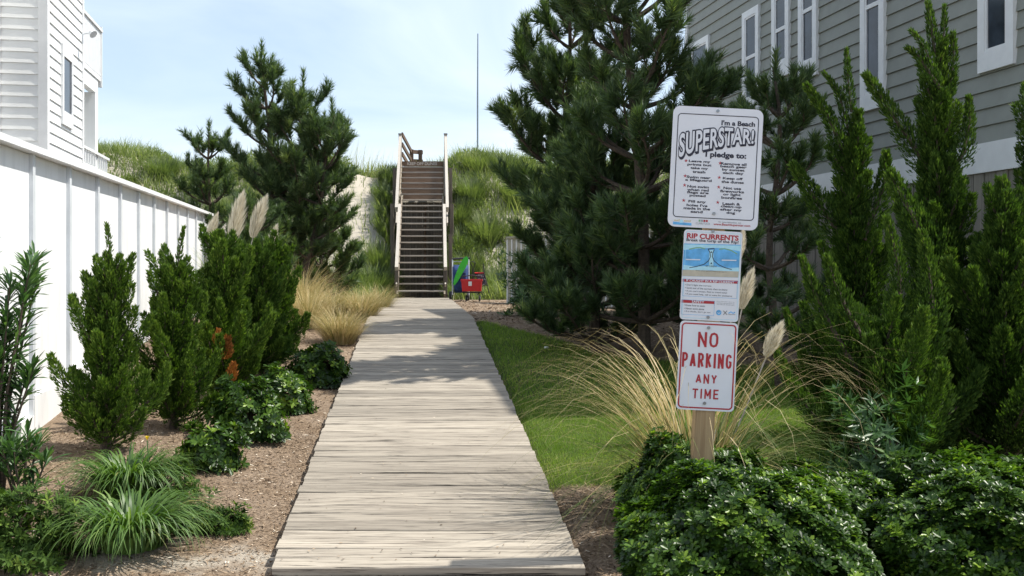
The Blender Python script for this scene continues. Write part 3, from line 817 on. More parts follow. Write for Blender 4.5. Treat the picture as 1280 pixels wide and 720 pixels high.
for k, s in enumerate(('More information about rip', 'currents can be found at', 'the web site shown here')):
    write(o2, P, s, 906.5, 285 + (553 + k * 11) / 6, 22, 1.3, MT['bolt'], 0.0)
cxx, czz = PP(378, 634); flat(o2, [(cxx + 3.4 * KS * math.cos(t * math.pi / 8), czz + 3.4 * KS * math.sin(t * math.pi / 8)) for t in range(16)][::-1], MT['bluepic'], name='round_mark')
flat(o2, [PP(362, 628), PP(378, 638), PP(396, 626), PP(380, 644)], MT['signwhite'], 0.0014)
for a_, b_ in (((412, 620), (440, 650)), ((440, 620), (412, 650))): band([a_, b_], 3, MT['bolt'], 0.0012)
band([(450, 640), (470, 628), (485, 640), (500, 630)], 4, MT['bluepic'], 0.0012); band([(450, 648), (502, 650)], 2, MT['bolt'], 0.0012)
bolt(o2, P, 890.7, 289.2); bolt(o2, P, 884.6, 396.5)
# --- no parking sign
o3, P = plate('sign_panel', sp, (883.6, 457.6), 72.5, 111, 5.5, y=-0.052, label='lower sign with red letters and red border')
cx, cz = P(883.6, 457.6)
outline(o3, cx, cz, 68.5 * KS, 106.5 * KS, 5.2 * KS, 1.75 * KS, MT['red'])
GL = {'N': (0.62, [[(0, 0), (0, 1)], [(0, 1), (1, 0)], [(1, 0), (1, 1)]]), 'P': (0.58, [[(0, 0), (0, 1)], [(0, 1), (.6, 1), (.9, .93), (1, .75), (.9, .56), (.6, .48), (0, .48)]]),
      'A': (0.66, [[(0, 0), (.5, 1)], [(.5, 1), (1, 0)], [(.2, .3), (.8, .3)]]), 'R': (0.60, [[(0, 0), (0, 1)], [(0, 1), (.6, 1), (.9, .93), (1, .76), (.9, .58), (.6, .5), (0, .5)], [(.5, .5), (1, 0)]]),
      'K': (0.60, [[(0, 0), (0, 1)], [(0, .35), (.95, 1)], [(.33, .55), (1, 0)]]), 'I': (0.02, [[(.5, 0), (.5, 1)]]),
      'G': (0.60, [[(1, .8), (.85, .95), (.5, 1), (.15, .93), (0, .72), (0, .28), (.15, .07), (.5, 0), (.85, .06), (1, .22), (1, .46), (.55, .46)]]),
      'O': (0.62, [[(.5, 1), (.15, .93), (0, .72), (0, .28), (.15, .07), (.5, 0), (.85, .07), (1, .28), (1, .72), (.85, .93), (.5, 1)]]),
      'Y': (0.64, [[(0, 1), (.5, .45)], [(1, 1), (.5, .45)], [(.5, .45), (.5, 0)]]), 'T': (0.60, [[(0, 1), (1, 1)], [(.5, 1), (.5, 0)]]),
      'M': (0.72, [[(0, 0), (0, 1)], [(0, 1), (.5, .25)], [(.5, .25), (1, 1)], [(1, 1), (1, 0)]]), 'E': (0.52, [[(0, 0), (0, 1)], [(0, 1), (1, 1)], [(0, .52), (.85, .52)], [(0, 0), (1, 0)]])}
def stroke_text(o, P, s, px, py, w, h, sw, mat, gap):
    """road sign capitals; w, h, sw in photograph pixels; one flat mesh per letter"""
    tot = sum(GL[c][0] for c in s); unit_ = (w - sw - (gap + sw) * (len(s) - 1)) / tot
    x0, z0 = P(px, py); cur = -w / 2 + sw / 2; H = h - sw
    for c in s:
        gw = GL[c][0] * unit_; m = MB(); lay = 0
        for st in GL[c][1]:
            pts = [(cur + a * gw, (b - 0.5) * H) for a, b in st]
            L_, R_ = [], []
            for k, (x, y) in enumerate(pts):
                x1, y1 = pts[min(k + 1, len(pts) - 1)]; xa, ya = pts[max(k - 1, 0)]
                closed = st[0] == st[-1]
                if closed and k in (0, len(pts) - 1): xa, ya = pts[-2]; x1, y1 = pts[1]
                dx, dy = x1 - xa, y1 - ya; l = math.hypot(dx, dy) or 1
                ex_ = sw / 2 if (k == 0 or k == len(pts) - 1) and not closed and len(st) == 2 and (st[0][0] == st[1][0] or st[0][1] == st[1][1]) and c not in 'AY' else 0
                sg_ = -1 if k == 0 else 1
                x += dx / l * ex_ * sg_; y += dy / l * ex_ * sg_
                L_.append((x - dy / l * sw / 2, y + dx / l * sw / 2)); R_.append((x + dy / l * sw / 2, y - dx / l * sw / 2))
            n = len(pts); yy = -0.00025 * lay; lay += 1
            m.add([(p[0] * KS, yy, p[1] * KS) for p in L_ + R_], [(k, k + 1, n + k + 1, n + k) for k in range(n - 1)])
        q = m.build('lettering', mat, o); q.location = (x0, -0.0052, z0)
        cur += gw + sw + gap
stroke_text(o3, P, 'NO', 884.9, 424.6, 25.5, 18.8, 2.9, MT['red'], 3.2)
stroke_text(o3, P, 'PARKING', 883.3, 450.6, 62, 18.4, 2.8, MT['red'], 2.4)
stroke_text(o3, P, 'ANY', 882.5, 473.5, 26.5, 11.8, 1.9, MT['red'], 2.6)
stroke_text(o3, P, 'TIME', 881.4, 492.2, 32.5, 12.2, 1.9, MT['red'], 3.0)
bolt(o3, P, 885.4, 409.6); bolt(o3, P, 880.3, 503.7)

# notice board lettering on the stairs
me = text_mesh('KEEP OFF DUNES', 0.98, 0.10, MT['rail'], 0.03)
q = link('lettering', me, nb); q.location = (DR(34.05), NT * RUN - 0.382, ztop - 0.91 - 0.085)

# ------------------------------------------------------------------ beach gear at the foot of the stairs
Yg = 26.6
blue = plain('navy_canvas', (0.02, 0.05, 0.16), 0.8, var=0.3, scale=9, bmp=0.2)
steel = plain('pale_tube_metal', (0.60, 0.62, 0.64), 0.35, 0.7, var=0.05)
black = plain('black_rubber', (0.02, 0.02, 0.022), 0.7, var=0.2)
redp = plain('red_cooler_plastic', (0.55, 0.015, 0.02), 0.4, var=0.1)
grn = plain('bright_green_foam', (0.04, 0.50, 0.03), 0.5, var=0.15, scale=6)
cz0 = G(wx(578, Yg), Yg)
cart = empty('beach_cart', (wx(576, Yg), Yg, cz0), 0, 'folding blue canvas beach cart with black wheels left of the red cooler', 'cart')
def cl(px, py): return (px - 576) * Yg / F, wz(py, Yg) - cz0
m = MB()
for px0 in (565.0, 585.5):
    a = cl(px0, 324); b = cl(px0 + 1.0, 368.5)
    m = MB().tube([(a[0], 0.22, a[1]), (b[0], -0.12, b[1])], 0.018, 8); m.build('frame_tube', steel, cart)
a, b = cl(565, 323.5), cl(587, 322.5)
MB().tube([(a[0], 0.22, a[1]), (b[0], 0.22, b[1])], 0.028, 8).build('handle', black, cart)
for py in (327, 333):
    a, b = cl(565, py), cl(586, py); MB().tube([(a[0], 0.2, a[1]), (b[0], 0.2, b[1])], 0.010, 6).build('crossbar', steel, cart)
m = MB()
sec = []
for (py, x0, x1, dpt) in ((331, 566.5, 584.5, 0.06), (338, 566, 585, 0.12), (350, 566.2, 584.5, 0.16), (360, 567, 584, 0.17), (366, 568, 583, 0.10)):
    pts = []
    for k in range(12):
        t = k / 12 * 2 * math.pi
        ex = math.copysign(abs(math.cos(t)) ** 0.5, math.cos(t)); ey = math.copysign(abs(math.sin(t)) ** 0.5, math.sin(t))
        xm = (x0 + x1) / 2; hw = (x1 - x0) / 2
        a = cl(xm + ex * hw, py); pts.append((a[0], 0.12 - (338 - py) * 0.0 - dpt * 0.3 + ey * dpt, a[1]))
    sec.append(pts)
m.v = [p for s_ in sec for p in s_]
for r_ in range(len(sec) - 1):
    for k in range(12):
        a = r_ * 12 + k; b = r_ * 12 + (k + 1) % 12; m.f.append((a, a + 12, b + 12, b))
m.f.append(tuple(range(12))); m.f.append(tuple(reversed(range(len(m.v) - 12, len(m.v)))))
m.build('canvas_bag', blue, cart, smooth=True)
MB().box((*cl(575, 0)[:1], -0.08, cl(0, 345)[1]), (0.30, 0.03, 0.16)).build('pocket', blue, cart)
for px0, rr in ((563.2, 0.125), (585.0, 0.11)):
    a = cl(px0, 0); w = MB().cyl((a[0], 0.02, rr), rr, 0.06, 'X', 18).build('wheel', black, cart)
    MB().cyl((a[0], 0.02, rr), rr * 0.45, 0.068, 'X', 12).build('hub', steel, w)
# bodyboard leaning in the cart
gb = MB(); pts = [(583.5, 320), (585.5, 322.5), (585.5, 326), (584, 331), (581, 337), (577, 344), (573, 351), (568.8, 356.5), (567.2, 355), (567.8, 350), (570, 343), (573.5, 334), (576.5, 328), (579.5, 323)]
gb.prism([cl(*p_) for p_ in pts][::1], -0.0, 0.055)
q = gb.build('bodyboard', grn, None, loc=(wx(576, Yg), Yg - 0.24, cz0)); q.rotation_euler = (R(-4), 0, 0)
tag(q, 'bright green bodyboard leaning across the blue beach cart', 'bodyboard')
# cooler
Yc2 = Yg - 0.45
c0 = G(wx(590, Yc2), Yc2)
cool = empty('cooler', (wx(590, Yc2), Yc2, c0), 0, 'red hard cooler with a white tag and black carry handle beside the blue cart', 'cooler')
def cc(px, py): return (px - 590) * Yc2 / F, wz(py, Yc2) - c0
x0, z1 = cc(577, 350.5); x1, z0 = cc(602.5, 364)
b = MB()
b.add([(x0 + .02, -0.15, z0), (x1 - .02, -0.15, z0), (x1 - .02, 0.15, z0), (x0 + .02, 0.15, z0), (x0, -0.17, z1 - 0.02), (x1, -0.17, z1 - 0.02), (x1, 0.17, z1 - 0.02), (x0, 0.17, z1 - 0.02)], ((0,3,2,1),(4,5,6,7),(0,1,5,4),(1,2,6,5),(2,3,7,6),(3,0,4,7)))
b.build('body', redp, cool)
MB().box(((x0 + x1) / 2, 0, z1 + 0.005), (x1 - x0 + 0.03, 0.37, 0.05)).build('lid', redp, cool)
MB().box((cc(588, 0)[0], -0.176, cc(0, 354.5)[1]), (0.085, 0.012, 0.11)).build('tag', MT['whitetrim'], cool)
MB().tube([(x0 - 0.01, -0.02, z1 - .03), (x0 + .02, -0.04, z1 + 0.10), ((x0 + x1) / 2, -0.05, z1 + 0.13), (x1 - .02, -0.04, z1 + 0.10), (x1 + 0.01, -0.02, z1 - .03)], 0.014, 6).build('handle', black, cool)
# a hand trolley the cooler stands on
trol = empty('luggage_trolley', (wx(590, Yc2), Yc2 + 0.1, c0), 0, 'black wheeled trolley with a tall loop handle under the red cooler', 'trolley')
MB().box((0, -0.05, z0 - 0.03), (0.46, 0.30, 0.03)).build('platform', black, trol)
for px0 in (583, 599.5):
    a = cc(px0, 0); w = MB().cyl((a[0], -0.06, 0.085), 0.085, 0.045, 'X', 16).build('wheel', black, trol)
    MB().cyl((a[0], -0.06, 0.085), 0.035, 0.055, 'X', 10).build('hub', steel, w)
a, b_, c_, d_ = cc(590.5, 362), cc(589.6, 333), cc(587, 328), cc(593.5, 328.5)
MB().tube([(a[0], 0.2, a[1]), (b_[0], 0.22, b_[1]), (c_[0], 0.22, c_[1]), (cc(590, 326.5)[0], 0.22, cc(0, 326.5)[1]), (d_[0], 0.22, d_[1]), (cc(591.5, 336)[0], 0.22, cc(0, 336)[1]), (cc(592, 362)[0], 0.2, a[1])], 0.013, 6).build('handle', black, trol)
# folded chair with patterned seat
Yd = Yg + 0.1; d0 = G(wx(603, Yd), Yd)
ch = empty('folding_chair', (wx(603, Yd), Yd, d0), 0, 'folded beach chair with grey patterned fabric and red top bar right of the cooler', 'chair')
def cd(px, py): return (px - 603) * Yd / F, wz(py, Yd) - d0
m_, nt_, p_, o_ = newmat('patterned_fabric')
vv = N(nt_, 'ShaderNodeTexVoronoi'); vv.inputs['Scale'].default_value = 26; t_ = N(nt_, 'ShaderNodeTexCoord'); nt_.links.new(t_.outputs['Object'], vv.inputs[0])
nt_.links.new(ramp(nt_, vv.outputs['Distance'], [(0.3, (0.45, 0.45, 0.47)), (0.45, (0.04, 0.04, 0.06))]), p_.inputs['Base Color'])
A_, B_, C_, D_ = cd(593, 341.5), cd(604.5, 341), cd(608.5, 356), cd(600.5, 357)
MB().prism([A_, B_, C_, D_][::-1], 0.05, 0.07).build('seat_fabric', m_, ch)
MB().tube([(A_[0], 0.05, A_[1]), (B_[0], 0.05, B_[1])], 0.02, 6).build('top_bar', redp, ch)
for pth in ([cd(604.2, 329), cd(605, 341), cd(609.5, 357), cd(611, 366)], [cd(593, 341), cd(598, 352), cd(603, 369)], [cd(609, 357), cd(601, 358), cd(597, 369)]):
    MB().tube([(p[0], 0.04, max(p[1], 0.01)) for p in pth], 0.012, 6).build('frame_tube', black, ch)
# small debris
def blob(name, lab, cat, x, y, r, mat, sc=(1, 1, 0.5)):
    m = MB(); rr = random.Random(3); n = 8
    for k in range(5):
        ph = math.pi * k / 4 - math.pi / 2
        for q in range(n):
            t = 2 * math.pi * q / n; f = r * (0.8 + 0.35 * rr.random())
            m.v.append((f * math.cos(ph) * math.cos(t) * sc[0], f * math.cos(ph) * math.sin(t) * sc[1], f * math.sin(ph) * sc[2]))
    for k in range(4):
        for q in range(n): m.f.append((k*n+q, k*n+(q+1)%n, (k+1)*n+(q+1)%n, (k+1)*n+q))
    o = m.build(name, mat, None, True, loc=(x, y, G(x, y) + r * sc[2] * 0.6)); return tag(o, lab, cat)
blob('litter', 'small crumpled white litter lying on the shaded lawn', 'litter', wx(683, 13.3), 13.3, 0.035, MT['white'])
q = MB().tube([(wx(-3, 5.95), 5.95, G(-2.95, 5.95) + 0.03), (wx(22, 6.05), 6.05, G(-2.85, 6.05) + 0.055), (wx(40, 6.05), 6.05, G(-2.77, 6.05) + 0.05), (wx(58, 6.02), 6.02, G(-2.7, 6.02) + 0.03)], [0.010, 0.010, 0.009, 0.007], 6).build('stick', MT['rail'])
tag(q, 'pale bare stick lying on the sandy soil at the left', 'stick')
# ------------------------------------------------------------------ vegetation tools
def unit(v):
    return v / np.maximum(np.linalg.norm(v, axis=-1, keepdims=True), 1e-9)
def perp(d):
    a = np.where(np.abs(d[:, 2:3]) < 0.9, np.array([[0, 0, 1.0]]), np.array([[1.0, 0, 0]]))
    u = unit(np.cross(d, a)); return u, np.cross(u, d)
def randdir(n): return unit(rng.normal(size=(n, 3)))
def rotmix(d, amt):
    return unit(d + rng.normal(size=d.shape) * amt)
class Leaves:
    """collects leaf faces (triangles) with a tint per leaf"""
    def __init__(s): s.V = []; s.F = []; s.T = []; s.n = 0
    def _add(s, V, Fc, T):
        s.V.append(V.reshape(-1, 3)); s.F.append(Fc + s.n); s.T.append(T); s.n += V.reshape(-1, 3).shape[0]
    def tri(s, P, D, L, Wd, tint):
        n = len(P); u, v = perp(D); a = rng.random((n, 1)) * 6.283
        sd = u * np.cos(a) + v * np.sin(a)
        L = np.broadcast_to(L, (n,)).reshape(-1, 1); Wd = np.broadcast_to(Wd, (n,)).reshape(-1, 1)
        V = np.stack([P - sd * Wd / 2, P + sd * Wd / 2, P + D * L], 1)
        i = np.arange(n)[:, None] * 3
        s._add(V, i + np.array([[0, 1, 2]]), np.repeat(tint, 3))
    def diamond(s, P, D, L, Wd, tint, up=None, fold=0.0):
        n = len(P); u, v = perp(D)
        if up is None:
            a = rng.random((n, 1)) * 6.283; sd = u * np.cos(a) + v * np.sin(a)
        else: sd = unit(np.cross(D, up) + 1e-6)
        nn = np.cross(sd, D)
        L = np.broadcast_to(L, (n,)).reshape(-1, 1); Wd = np.broadcast_to(Wd, (n,)).reshape(-1, 1)
        V = np.stack([P, P + D * L * 0.45 - sd * Wd / 2 + nn * Wd * fold, P + D * L, P + D * L * 0.45 + sd * Wd / 2 + nn * Wd * fold], 1)
        i = np.arange(n)[:, None] * 4
        s._add(V, np.concatenate([i + np.array([[0, 1, 2]]), i + np.array([[0, 2, 3]])], 0), np.repeat(tint, 4))
    def oval(s, P, D, L, Wd, tint, up, fold=0.12, droop=0.0):
        """obovate leaf: 7 points, 6 triangles"""
        n = len(P); sd = unit(np.cross(D, up) + 1e-6); nn = np.cross(sd, D)
        L = np.broadcast_to(L, (n,)).reshape(-1, 1); Wd = np.broadcast_to(Wd, (n,)).reshape(-1, 1)
        def pt(t, w, h): return P + D * L * t + sd * Wd * w + nn * (Wd * h) - nn * L * droop * t * t
        V = np.stack([pt(0, 0, 0), pt(0.38, -0.36, fold), pt(0.75, -0.5, fold), pt(1.0, 0, 0), pt(0.75, 0.5, fold), pt(0.38, 0.36, fold), pt(0.55, 0, -fold * 0.5)], 1)
        i = np.arange(n)[:, None] * 7
        s._add(V, np.concatenate([i + np.array([f]) for f in ((0,1,6),(1,2,6),(2,3,6),(3,4,6),(4,5,6),(5,0,6))], 0), np.repeat(tint, 7))
    def blade(s, P, az, L, w, a0, a1, tint, segs=5, twist=0.0, floor=None, bend=1.3):
        """arching ribbon; a0,a1 = angle from vertical at root and tip"""
        n = len(P); L = np.broadcast_to(L, (n,)); w = np.broadcast_to(w, (n,))
        a0 = np.broadcast_to(a0, (n,)); a1 = np.broadcast_to(a1, (n,))
        out = np.stack([np.cos(az), np.sin(az), np.zeros(n)], 1); sd = np.stack([-np.sin(az), np.cos(az), np.zeros(n)], 1)
        tw = rng.normal(size=n) * twist
        p = P.copy(); V = np.zeros((n, 2 * segs + 1, 3))
        for k in range(segs + 1):
            t = k / segs
            if k:
                am = a0 + (a1 - a0) * ((k - 0.5) / segs) ** bend
                st = (L / segs)[:, None]
                p = p + (out * np.sin(am)[:, None] + np.array([[0, 0, 1.0]]) * np.cos(am)[:, None] + sd * (tw * t)[:, None]) * st
                if floor is not None: p[:, 2] = np.maximum(p[:, 2], floor + 0.01)
            if k < segs:
                ww = (w * (0.55 + 0.45 * math.sin(math.pi * min(t * 1.4 + 0.15, 1)) ) * (1 - t ** 3))[:, None] / 2
                am = a0 + (a1 - a0) * t ** bend
                nv = out * np.cos(am)[:, None] - np.array([[0, 0, 1.0]]) * np.sin(am)[:, None]
                sdd = unit(sd + nv * (rng.normal(size=(n, 1)) * 0.3 if k == 0 else 0))
                V[:, 2 * k] = p - sdd * ww; V[:, 2 * k + 1] = p + sdd * ww
            else: V[:, 2 * k] = p
        i = np.arange(n)[:, None] * (2 * segs + 1); fs = []
        for k in range(segs - 1):
            a = 2 * k; fs += [(a, a + 1, a + 3), (a, a + 3, a + 2)]
        fs.append((2 * segs - 2, 2 * segs - 1, 2 * segs))
        s._add(V, np.concatenate([i + np.array([f]) for f in fs], 0), np.repeat(tint, 2 * segs + 1))
    def build(s, name, mat, parent=None, off=None, smooth=False):
        V = np.concatenate(s.V); 
        if off is not None: V = V - np.array(off)[None]
        return link(name, mesh_np(name, V, np.concatenate(s.F), mat, np.concatenate(s.T), smooth), parent)

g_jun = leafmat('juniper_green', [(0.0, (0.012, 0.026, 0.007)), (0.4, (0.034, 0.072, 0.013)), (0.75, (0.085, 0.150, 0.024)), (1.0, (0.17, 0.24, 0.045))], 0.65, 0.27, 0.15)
g_dead = leafmat('dead_sprays', [(0, (0.16, 0.05, 0.012)), (1, (0.42, 0.17, 0.05))], 0.8, 0.2, 0.1)
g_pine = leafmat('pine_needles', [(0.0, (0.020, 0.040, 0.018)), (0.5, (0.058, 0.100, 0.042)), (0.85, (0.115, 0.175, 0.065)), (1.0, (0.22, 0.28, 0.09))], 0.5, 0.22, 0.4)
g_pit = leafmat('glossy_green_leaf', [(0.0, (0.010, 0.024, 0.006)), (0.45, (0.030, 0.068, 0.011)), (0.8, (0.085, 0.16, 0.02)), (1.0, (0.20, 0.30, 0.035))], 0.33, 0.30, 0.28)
g_ole = leafmat('oleander_leaf', [(0.0, (0.025, 0.060, 0.020)), (0.6, (0.06, 0.13, 0.04)), (1.0, (0.13, 0.22, 0.07))], 0.38, 0.25, 0.45)
g_lily = leafmat('strap_leaf', [(0.0, (0.03, 0.075, 0.015)), (0.6, (0.10, 0.18, 0.04)), (0.9, (0.22, 0.30, 0.09)), (1.0, (0.45, 0.32, 0.14))], 0.45, 0.3, 0.4)
g_lawn = leafmat('lawn_blade', [(0.0, (0.065, 0.125, 0.016)), (0.55, (0.165, 0.265, 0.038)), (0.85, (0.31, 0.36, 0.10)), (1.0, (0.48, 0.42, 0.22))], 0.6, 0.35, 0.25)
g_dune = leafmat('dune_grass', [(0.0, (0.075, 0.11, 0.045)), (0.5, (0.17, 0.21, 0.09)), (0.85, (0.32, 0.34, 0.17)), (1.0, (0.52, 0.48, 0.30))], 0.6, 0.35, 0.2)
g_tan = leafmat('dry_grass', [(0.0, (0.07, 0.13, 0.03)), (0.3, (0.17, 0.20, 0.065)), (0.58, (0.40, 0.31, 0.145)), (1.0, (0.64, 0.53, 0.33))], 0.6, 0.3, 0.25, (1.2, 1.2, 0.9))
g_plume = leafmat('cream_plume', [(0.0, (0.62, 0.55, 0.40)), (1.0, (0.88, 0.83, 0.70))], 0.8, 0.35, 0.1, (1.0, 1.0, 1.0))
g_chip = leafmat('wood_chip', [(0.0, (0.045, 0.028, 0.018)), (0.45, (0.20, 0.14, 0.09)), (0.8, (0.40, 0.30, 0.205)), (1.0, (0.72, 0.64, 0.52))], 0.9, 0.0, 0.1)

# ------------------------------------------------------------------ junipers
def flame(LV, pts, r0, dens, size, bright=0.0, taper=0.85, hue=0.0):
    """foliage cords around a curved arm; pts = control points, r0 = fattest radius"""
    pts = np.array(pts, float)
    seg = np.linalg.norm(np.diff(pts, axis=0), axis=1); cum = np.concatenate([[0], np.cumsum(seg)]); Lt = cum[-1]
    dens = dens * 1.55; size = size * 0.80
    n = max(12, int(dens * Lt * (r0 * 6.28 + 0.05)))
    t = rng.random(n) ** 0.9
    c = np.stack([np.interp(t * Lt, cum, pts[:, k]) for k in range(3)], 1)
    c2 = np.stack([np.interp(np.minimum(t * Lt + 0.03, Lt), cum, pts[:, k]) for k in range(3)], 1)
    c1 = np.stack([np.interp(np.maximum(t * Lt - 0.03, 0), cum, pts[:, k]) for k in range(3)], 1)
    tg = unit(c2 - c1 + 1e-9)
    prof = r0 * np.clip(np.minimum(t * 3.5 + 0.35, 1), 0, 1) * (1 - t ** 1.6 * taper)
    # lumpy clusters along the arm
    ph = rng.random(4) * 6.28; u, v = perp(tg); a = rng.random(n) * 6.283
    lump = 1 + 0.42 * np.sin(a * 3 + t * Lt * 22 + ph[0]) * np.sin(t * Lt * 31 + ph[1] + a) + 0.2 * np.sin(a * 5 - t * Lt * 47 + ph[2])
    rad = prof * lump * (0.45 + 0.55 * rng.random(n) ** 0.45)
    rd = u * np.cos(a)[:, None] + v * np.sin(a)[:, None]
    P = c + rd * rad[:, None]
    D = unit(tg * 0.8 + rd * 0.55 + np.array([[0, 0, 0.45]]) + rng.normal(size=(n, 3)) * 0.22)
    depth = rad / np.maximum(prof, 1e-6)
    tint = np.clip(0.36 + 0.34 * (depth - 0.6) + 0.26 * t ** 2 + rng.normal(size=n) * 0.13 + bright, 0, 1)  # inner cords darkened, crown shade put into the tint; tips lighter as new growth
    L = size * (0.7 + 0.7 * rng.random(n)); 
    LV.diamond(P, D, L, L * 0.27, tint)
def arm(base, az, el0, el1, length, n=6, wig=0.08):
    p = np.array(base, float); out = [p.copy()]
    for k in range(n):
        e = el0 + (el1 - el0) * (k + 0.5) / n; az += random.uniform(-wig, wig) * 2
        p = p + np.array([math.cos(az) * math.cos(e), math.sin(az) * math.cos(e), math.sin(e)]) * length / n
        out.append(p.copy())
    return out
def juniper(x, y, h, rad, label, group, seed, narms=34, dens=2600, size=0.05, explicit=(), tops=1, open_=0.0, low=0.03, bright=0.0, dead=(), armr=0.085, leanx=0.0, ev=0.62):
    global rng
    rng = np.random.default_rng(seed); random.seed(seed)
    z0 = G(x, y); LV = Leaves(); wd = MB()
    root = empty('juniper', (x, y, z0), 0, label, 'juniper', group)
    top = [np.array([leanx * (k / 6) ** 1.5 + 0.03 * math.sin(k * 1.9 + seed), 0.02 * math.cos(k * 1.3), h * k / 6 * 0.98]) for k in range(7)]
    wd.tube([tuple(p) for p in top], [0.045 * (1 - k / 7.5) * (h / 2) ** 0.5 + 0.004 for k in range(7)], 7)
    flame(LV, [tuple(p) for p in top[1:]], max(0.10, rad * 0.36), dens, size, bright)
    for k in range(narms):
        f = (k + 0.5) / narms; t = low + (0.86 - low) * f ** 0.9
        az = k * 2.39996 + random.uniform(-0.3, 0.3)
        reach = rad * (1 - t) ** ev * random.uniform(0.75, 1.12)
        reach = max(reach, 0.10)
        ln = (reach * 1.30 + 0.10) * (1.5 if random.random() < 0.22 else 1.0)
        b = np.array([np.interp(t * 6, range(7), [p[j] for p in top]) for j in range(3)]); b[2] = max(h * t, 0.06)
        el0 = random.uniform(0.45, 0.95) if t > 0.3 else random.uniform(0.0, 0.45)
        if t < 0.3: reach *= 1.02
        el1 = random.uniform(1.05, 1.5)
        a = arm(b, az, el0, el1, ln, 6)
        wd.tube([tuple(q) for q in a[:5]], [0.014 * (1 - i / 6) + 0.002 for i in range(5)], 4, cap=False)
        flame(LV, a, armr * random.uniform(0.75, 1.2) * (1.15 - 0.5 * t), dens, size, bright + random.uniform(-0.08, 0.08))
    for (pts, r_) in explicit:
        a = [np.array([q[0] - x, q[1] - y, q[2] - z0]) for q in pts]
        wd.tube([tuple(q) for q in a], [min(0.02, r_ * 0.22) * (1 - i / len(a)) + 0.002 for i in range(len(a))], 5, cap=False)
        # refine path
        aa = []
        for i in range(len(a) - 1):
            for s_ in range(3): aa.append(a[i] + (a[i + 1] - a[i]) * s_ / 3)
        aa.append(a[-1]); flame(LV, aa, r_, dens * 1.1, size, bright + 0.04)
    wd.build('trunk', MT['bark'], root)
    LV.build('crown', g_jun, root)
    for (dx, dy, dz, r_) in dead:
        DL = Leaves(); a = [(dx, dy, dz - r_), (dx + .02, dy - .02, dz), (dx + 0.03, dy, dz + r_)]
        flame(DL, a, r_ * 0.55, dens * 1.5, size, 0.1); q = DL.build('dead_foliage', g_dead, root); q['label'] = 'rust brown dead sprays'
    return root
jl = 'upright junipers along the white fence'
juniper(wx(135, 7.6), 7.6, wz(312, 7.6) - G(-2.95, 7.6), 0.25, 'slender bright green juniper nearest on the left, its bare tip against the white fence', jl, 11, narms=66, bright=0.07, dens=3400, size=0.036, armr=0.075,
        explicit=(([(wx(138, 7.6), 7.6, wz(330, 7.6)), (wx(136, 7.6), 7.6, wz(300, 7.6)), (wx(133, 7.6), 7.6, wz(280, 7.6))], 0.018),))
juniper(wx(216, 8.4), 8.4, wz(318, 8.4) - G(-2.8, 8.4), 0.27, 'second juniper from the left against the white fence with a thin pointed top', jl, 12, narms=70, bright=0.06, dens=3400, size=0.038, armr=0.078,
        explicit=(([(wx(222, 8.4), 8.4, wz(335, 8.4)), (wx(226, 8.4), 8.4, wz(305, 8.4)), (wx(230, 8.4), 8.4, wz(285, 8.4))], 0.02),))
juniper(wx(278, 9.7), 9.7, wz(285, 9.7) - G(-2.7, 9.7), 0.34, 'broad juniper at the fence end with rusty dead patches', jl, 13, narms=72, bright=0.05, dens=2900, size=0.044, armr=0.09,
        dead=((0.12, -0.36, 0.52, 0.10), (0.17, -0.34, 0.30, 0.08), (-0.22, -0.36, 0.22, 0.11), (-0.20, -0.36, 0.02, 0.10), (0.05, -0.40, 0.62, 0.06)))
juniper(wx(322, 10.9), 10.9, wz(305, 10.9) - G(-2.7, 10.9), 0.30, 'juniper just right of the rusty patched one below the cream plumes', jl, 14, narms=64, dens=2800, size=0.046, armr=0.09)
juniper(wx(346, 12.0), 12.0, wz(300, 12.0) - G(-2.7, 12.0), 0.25, 'rightmost juniper of the left bed beside the golden grasses', jl, 15, narms=50, dens=2800, size=0.046, armr=0.085)
jr = 'large twisted junipers below the grey house'
def ex(Y, *pp): return [(wx(a, Y + (d[0] if d else 0)), Y + (d[0] if d else 0), wz(b, Y + (d[0] if d else 0))) for (a, b, *d) in pp]
juniper(wx(1172, 7.7), 7.7, wz(40, 7.7) - G(3.1, 7.7), 0.52, 'tallest twisted juniper on the right with long side arms and a spiky top', jr, 21, narms=62, dens=3000, size=0.040, armr=0.10, leanx=0.02, bright=-0.08, low=0.02, ev=1.35,
        explicit=((ex(7.7, (1180, 235), (1150, 195), (1120, 150), (1100, 120), (1081, 93)), 0.10), (ex(7.6, (1185, 220), (1205, 190), (1212, 150), (1211, 122)), 0.075),
                  (ex(7.6, (1175, 110), (1158, 85), (1148, 70), (1133, 60)), 0.05), (ex(7.6, (1165, 85), (1155, 58), (1138, 38)), 0.03), (ex(7.7, (1168, 70), (1164, 30), (1160, 4)), 0.05),
                  (ex(7.7, (1175, 75), (1180, 40), (1181, 8)), 0.03), (ex(7.7, (1178, 130), (1188, 100), (1192, 70), (1191, 42)), 0.05), (ex(7.6, (1200, 380), (1250, 330), (1262, 270)), 0.16), (ex(7.5, (1170, 330), (1140, 270), (1112, 215)), 0.14)))
juniper(wx(1068, 8.3), 8.3, wz(130, 8.3) - G(2.7, 8.3), 0.46, 'second tall juniper with an arm reaching left, in front of the grey siding', jr, 22, narms=58, dens=3000, size=0.042, armr=0.10, bright=-0.08, ev=1.25,
        explicit=((ex(8.3, (1075, 230), (1050, 180), (1035, 145), (1008, 107)), 0.085), (ex(8.3, (1062, 170), (1048, 115), (1030, 92)), 0.035), (ex(8.3, (1064, 140), (1060, 100), (1058, 62)), 0.035),
                  (ex(8.3, (1070, 320), (1020, 250), (990, 205)), 0.13), (ex(8.2, (1080, 300), (1105, 230), (1108, 190)), 0.11)))
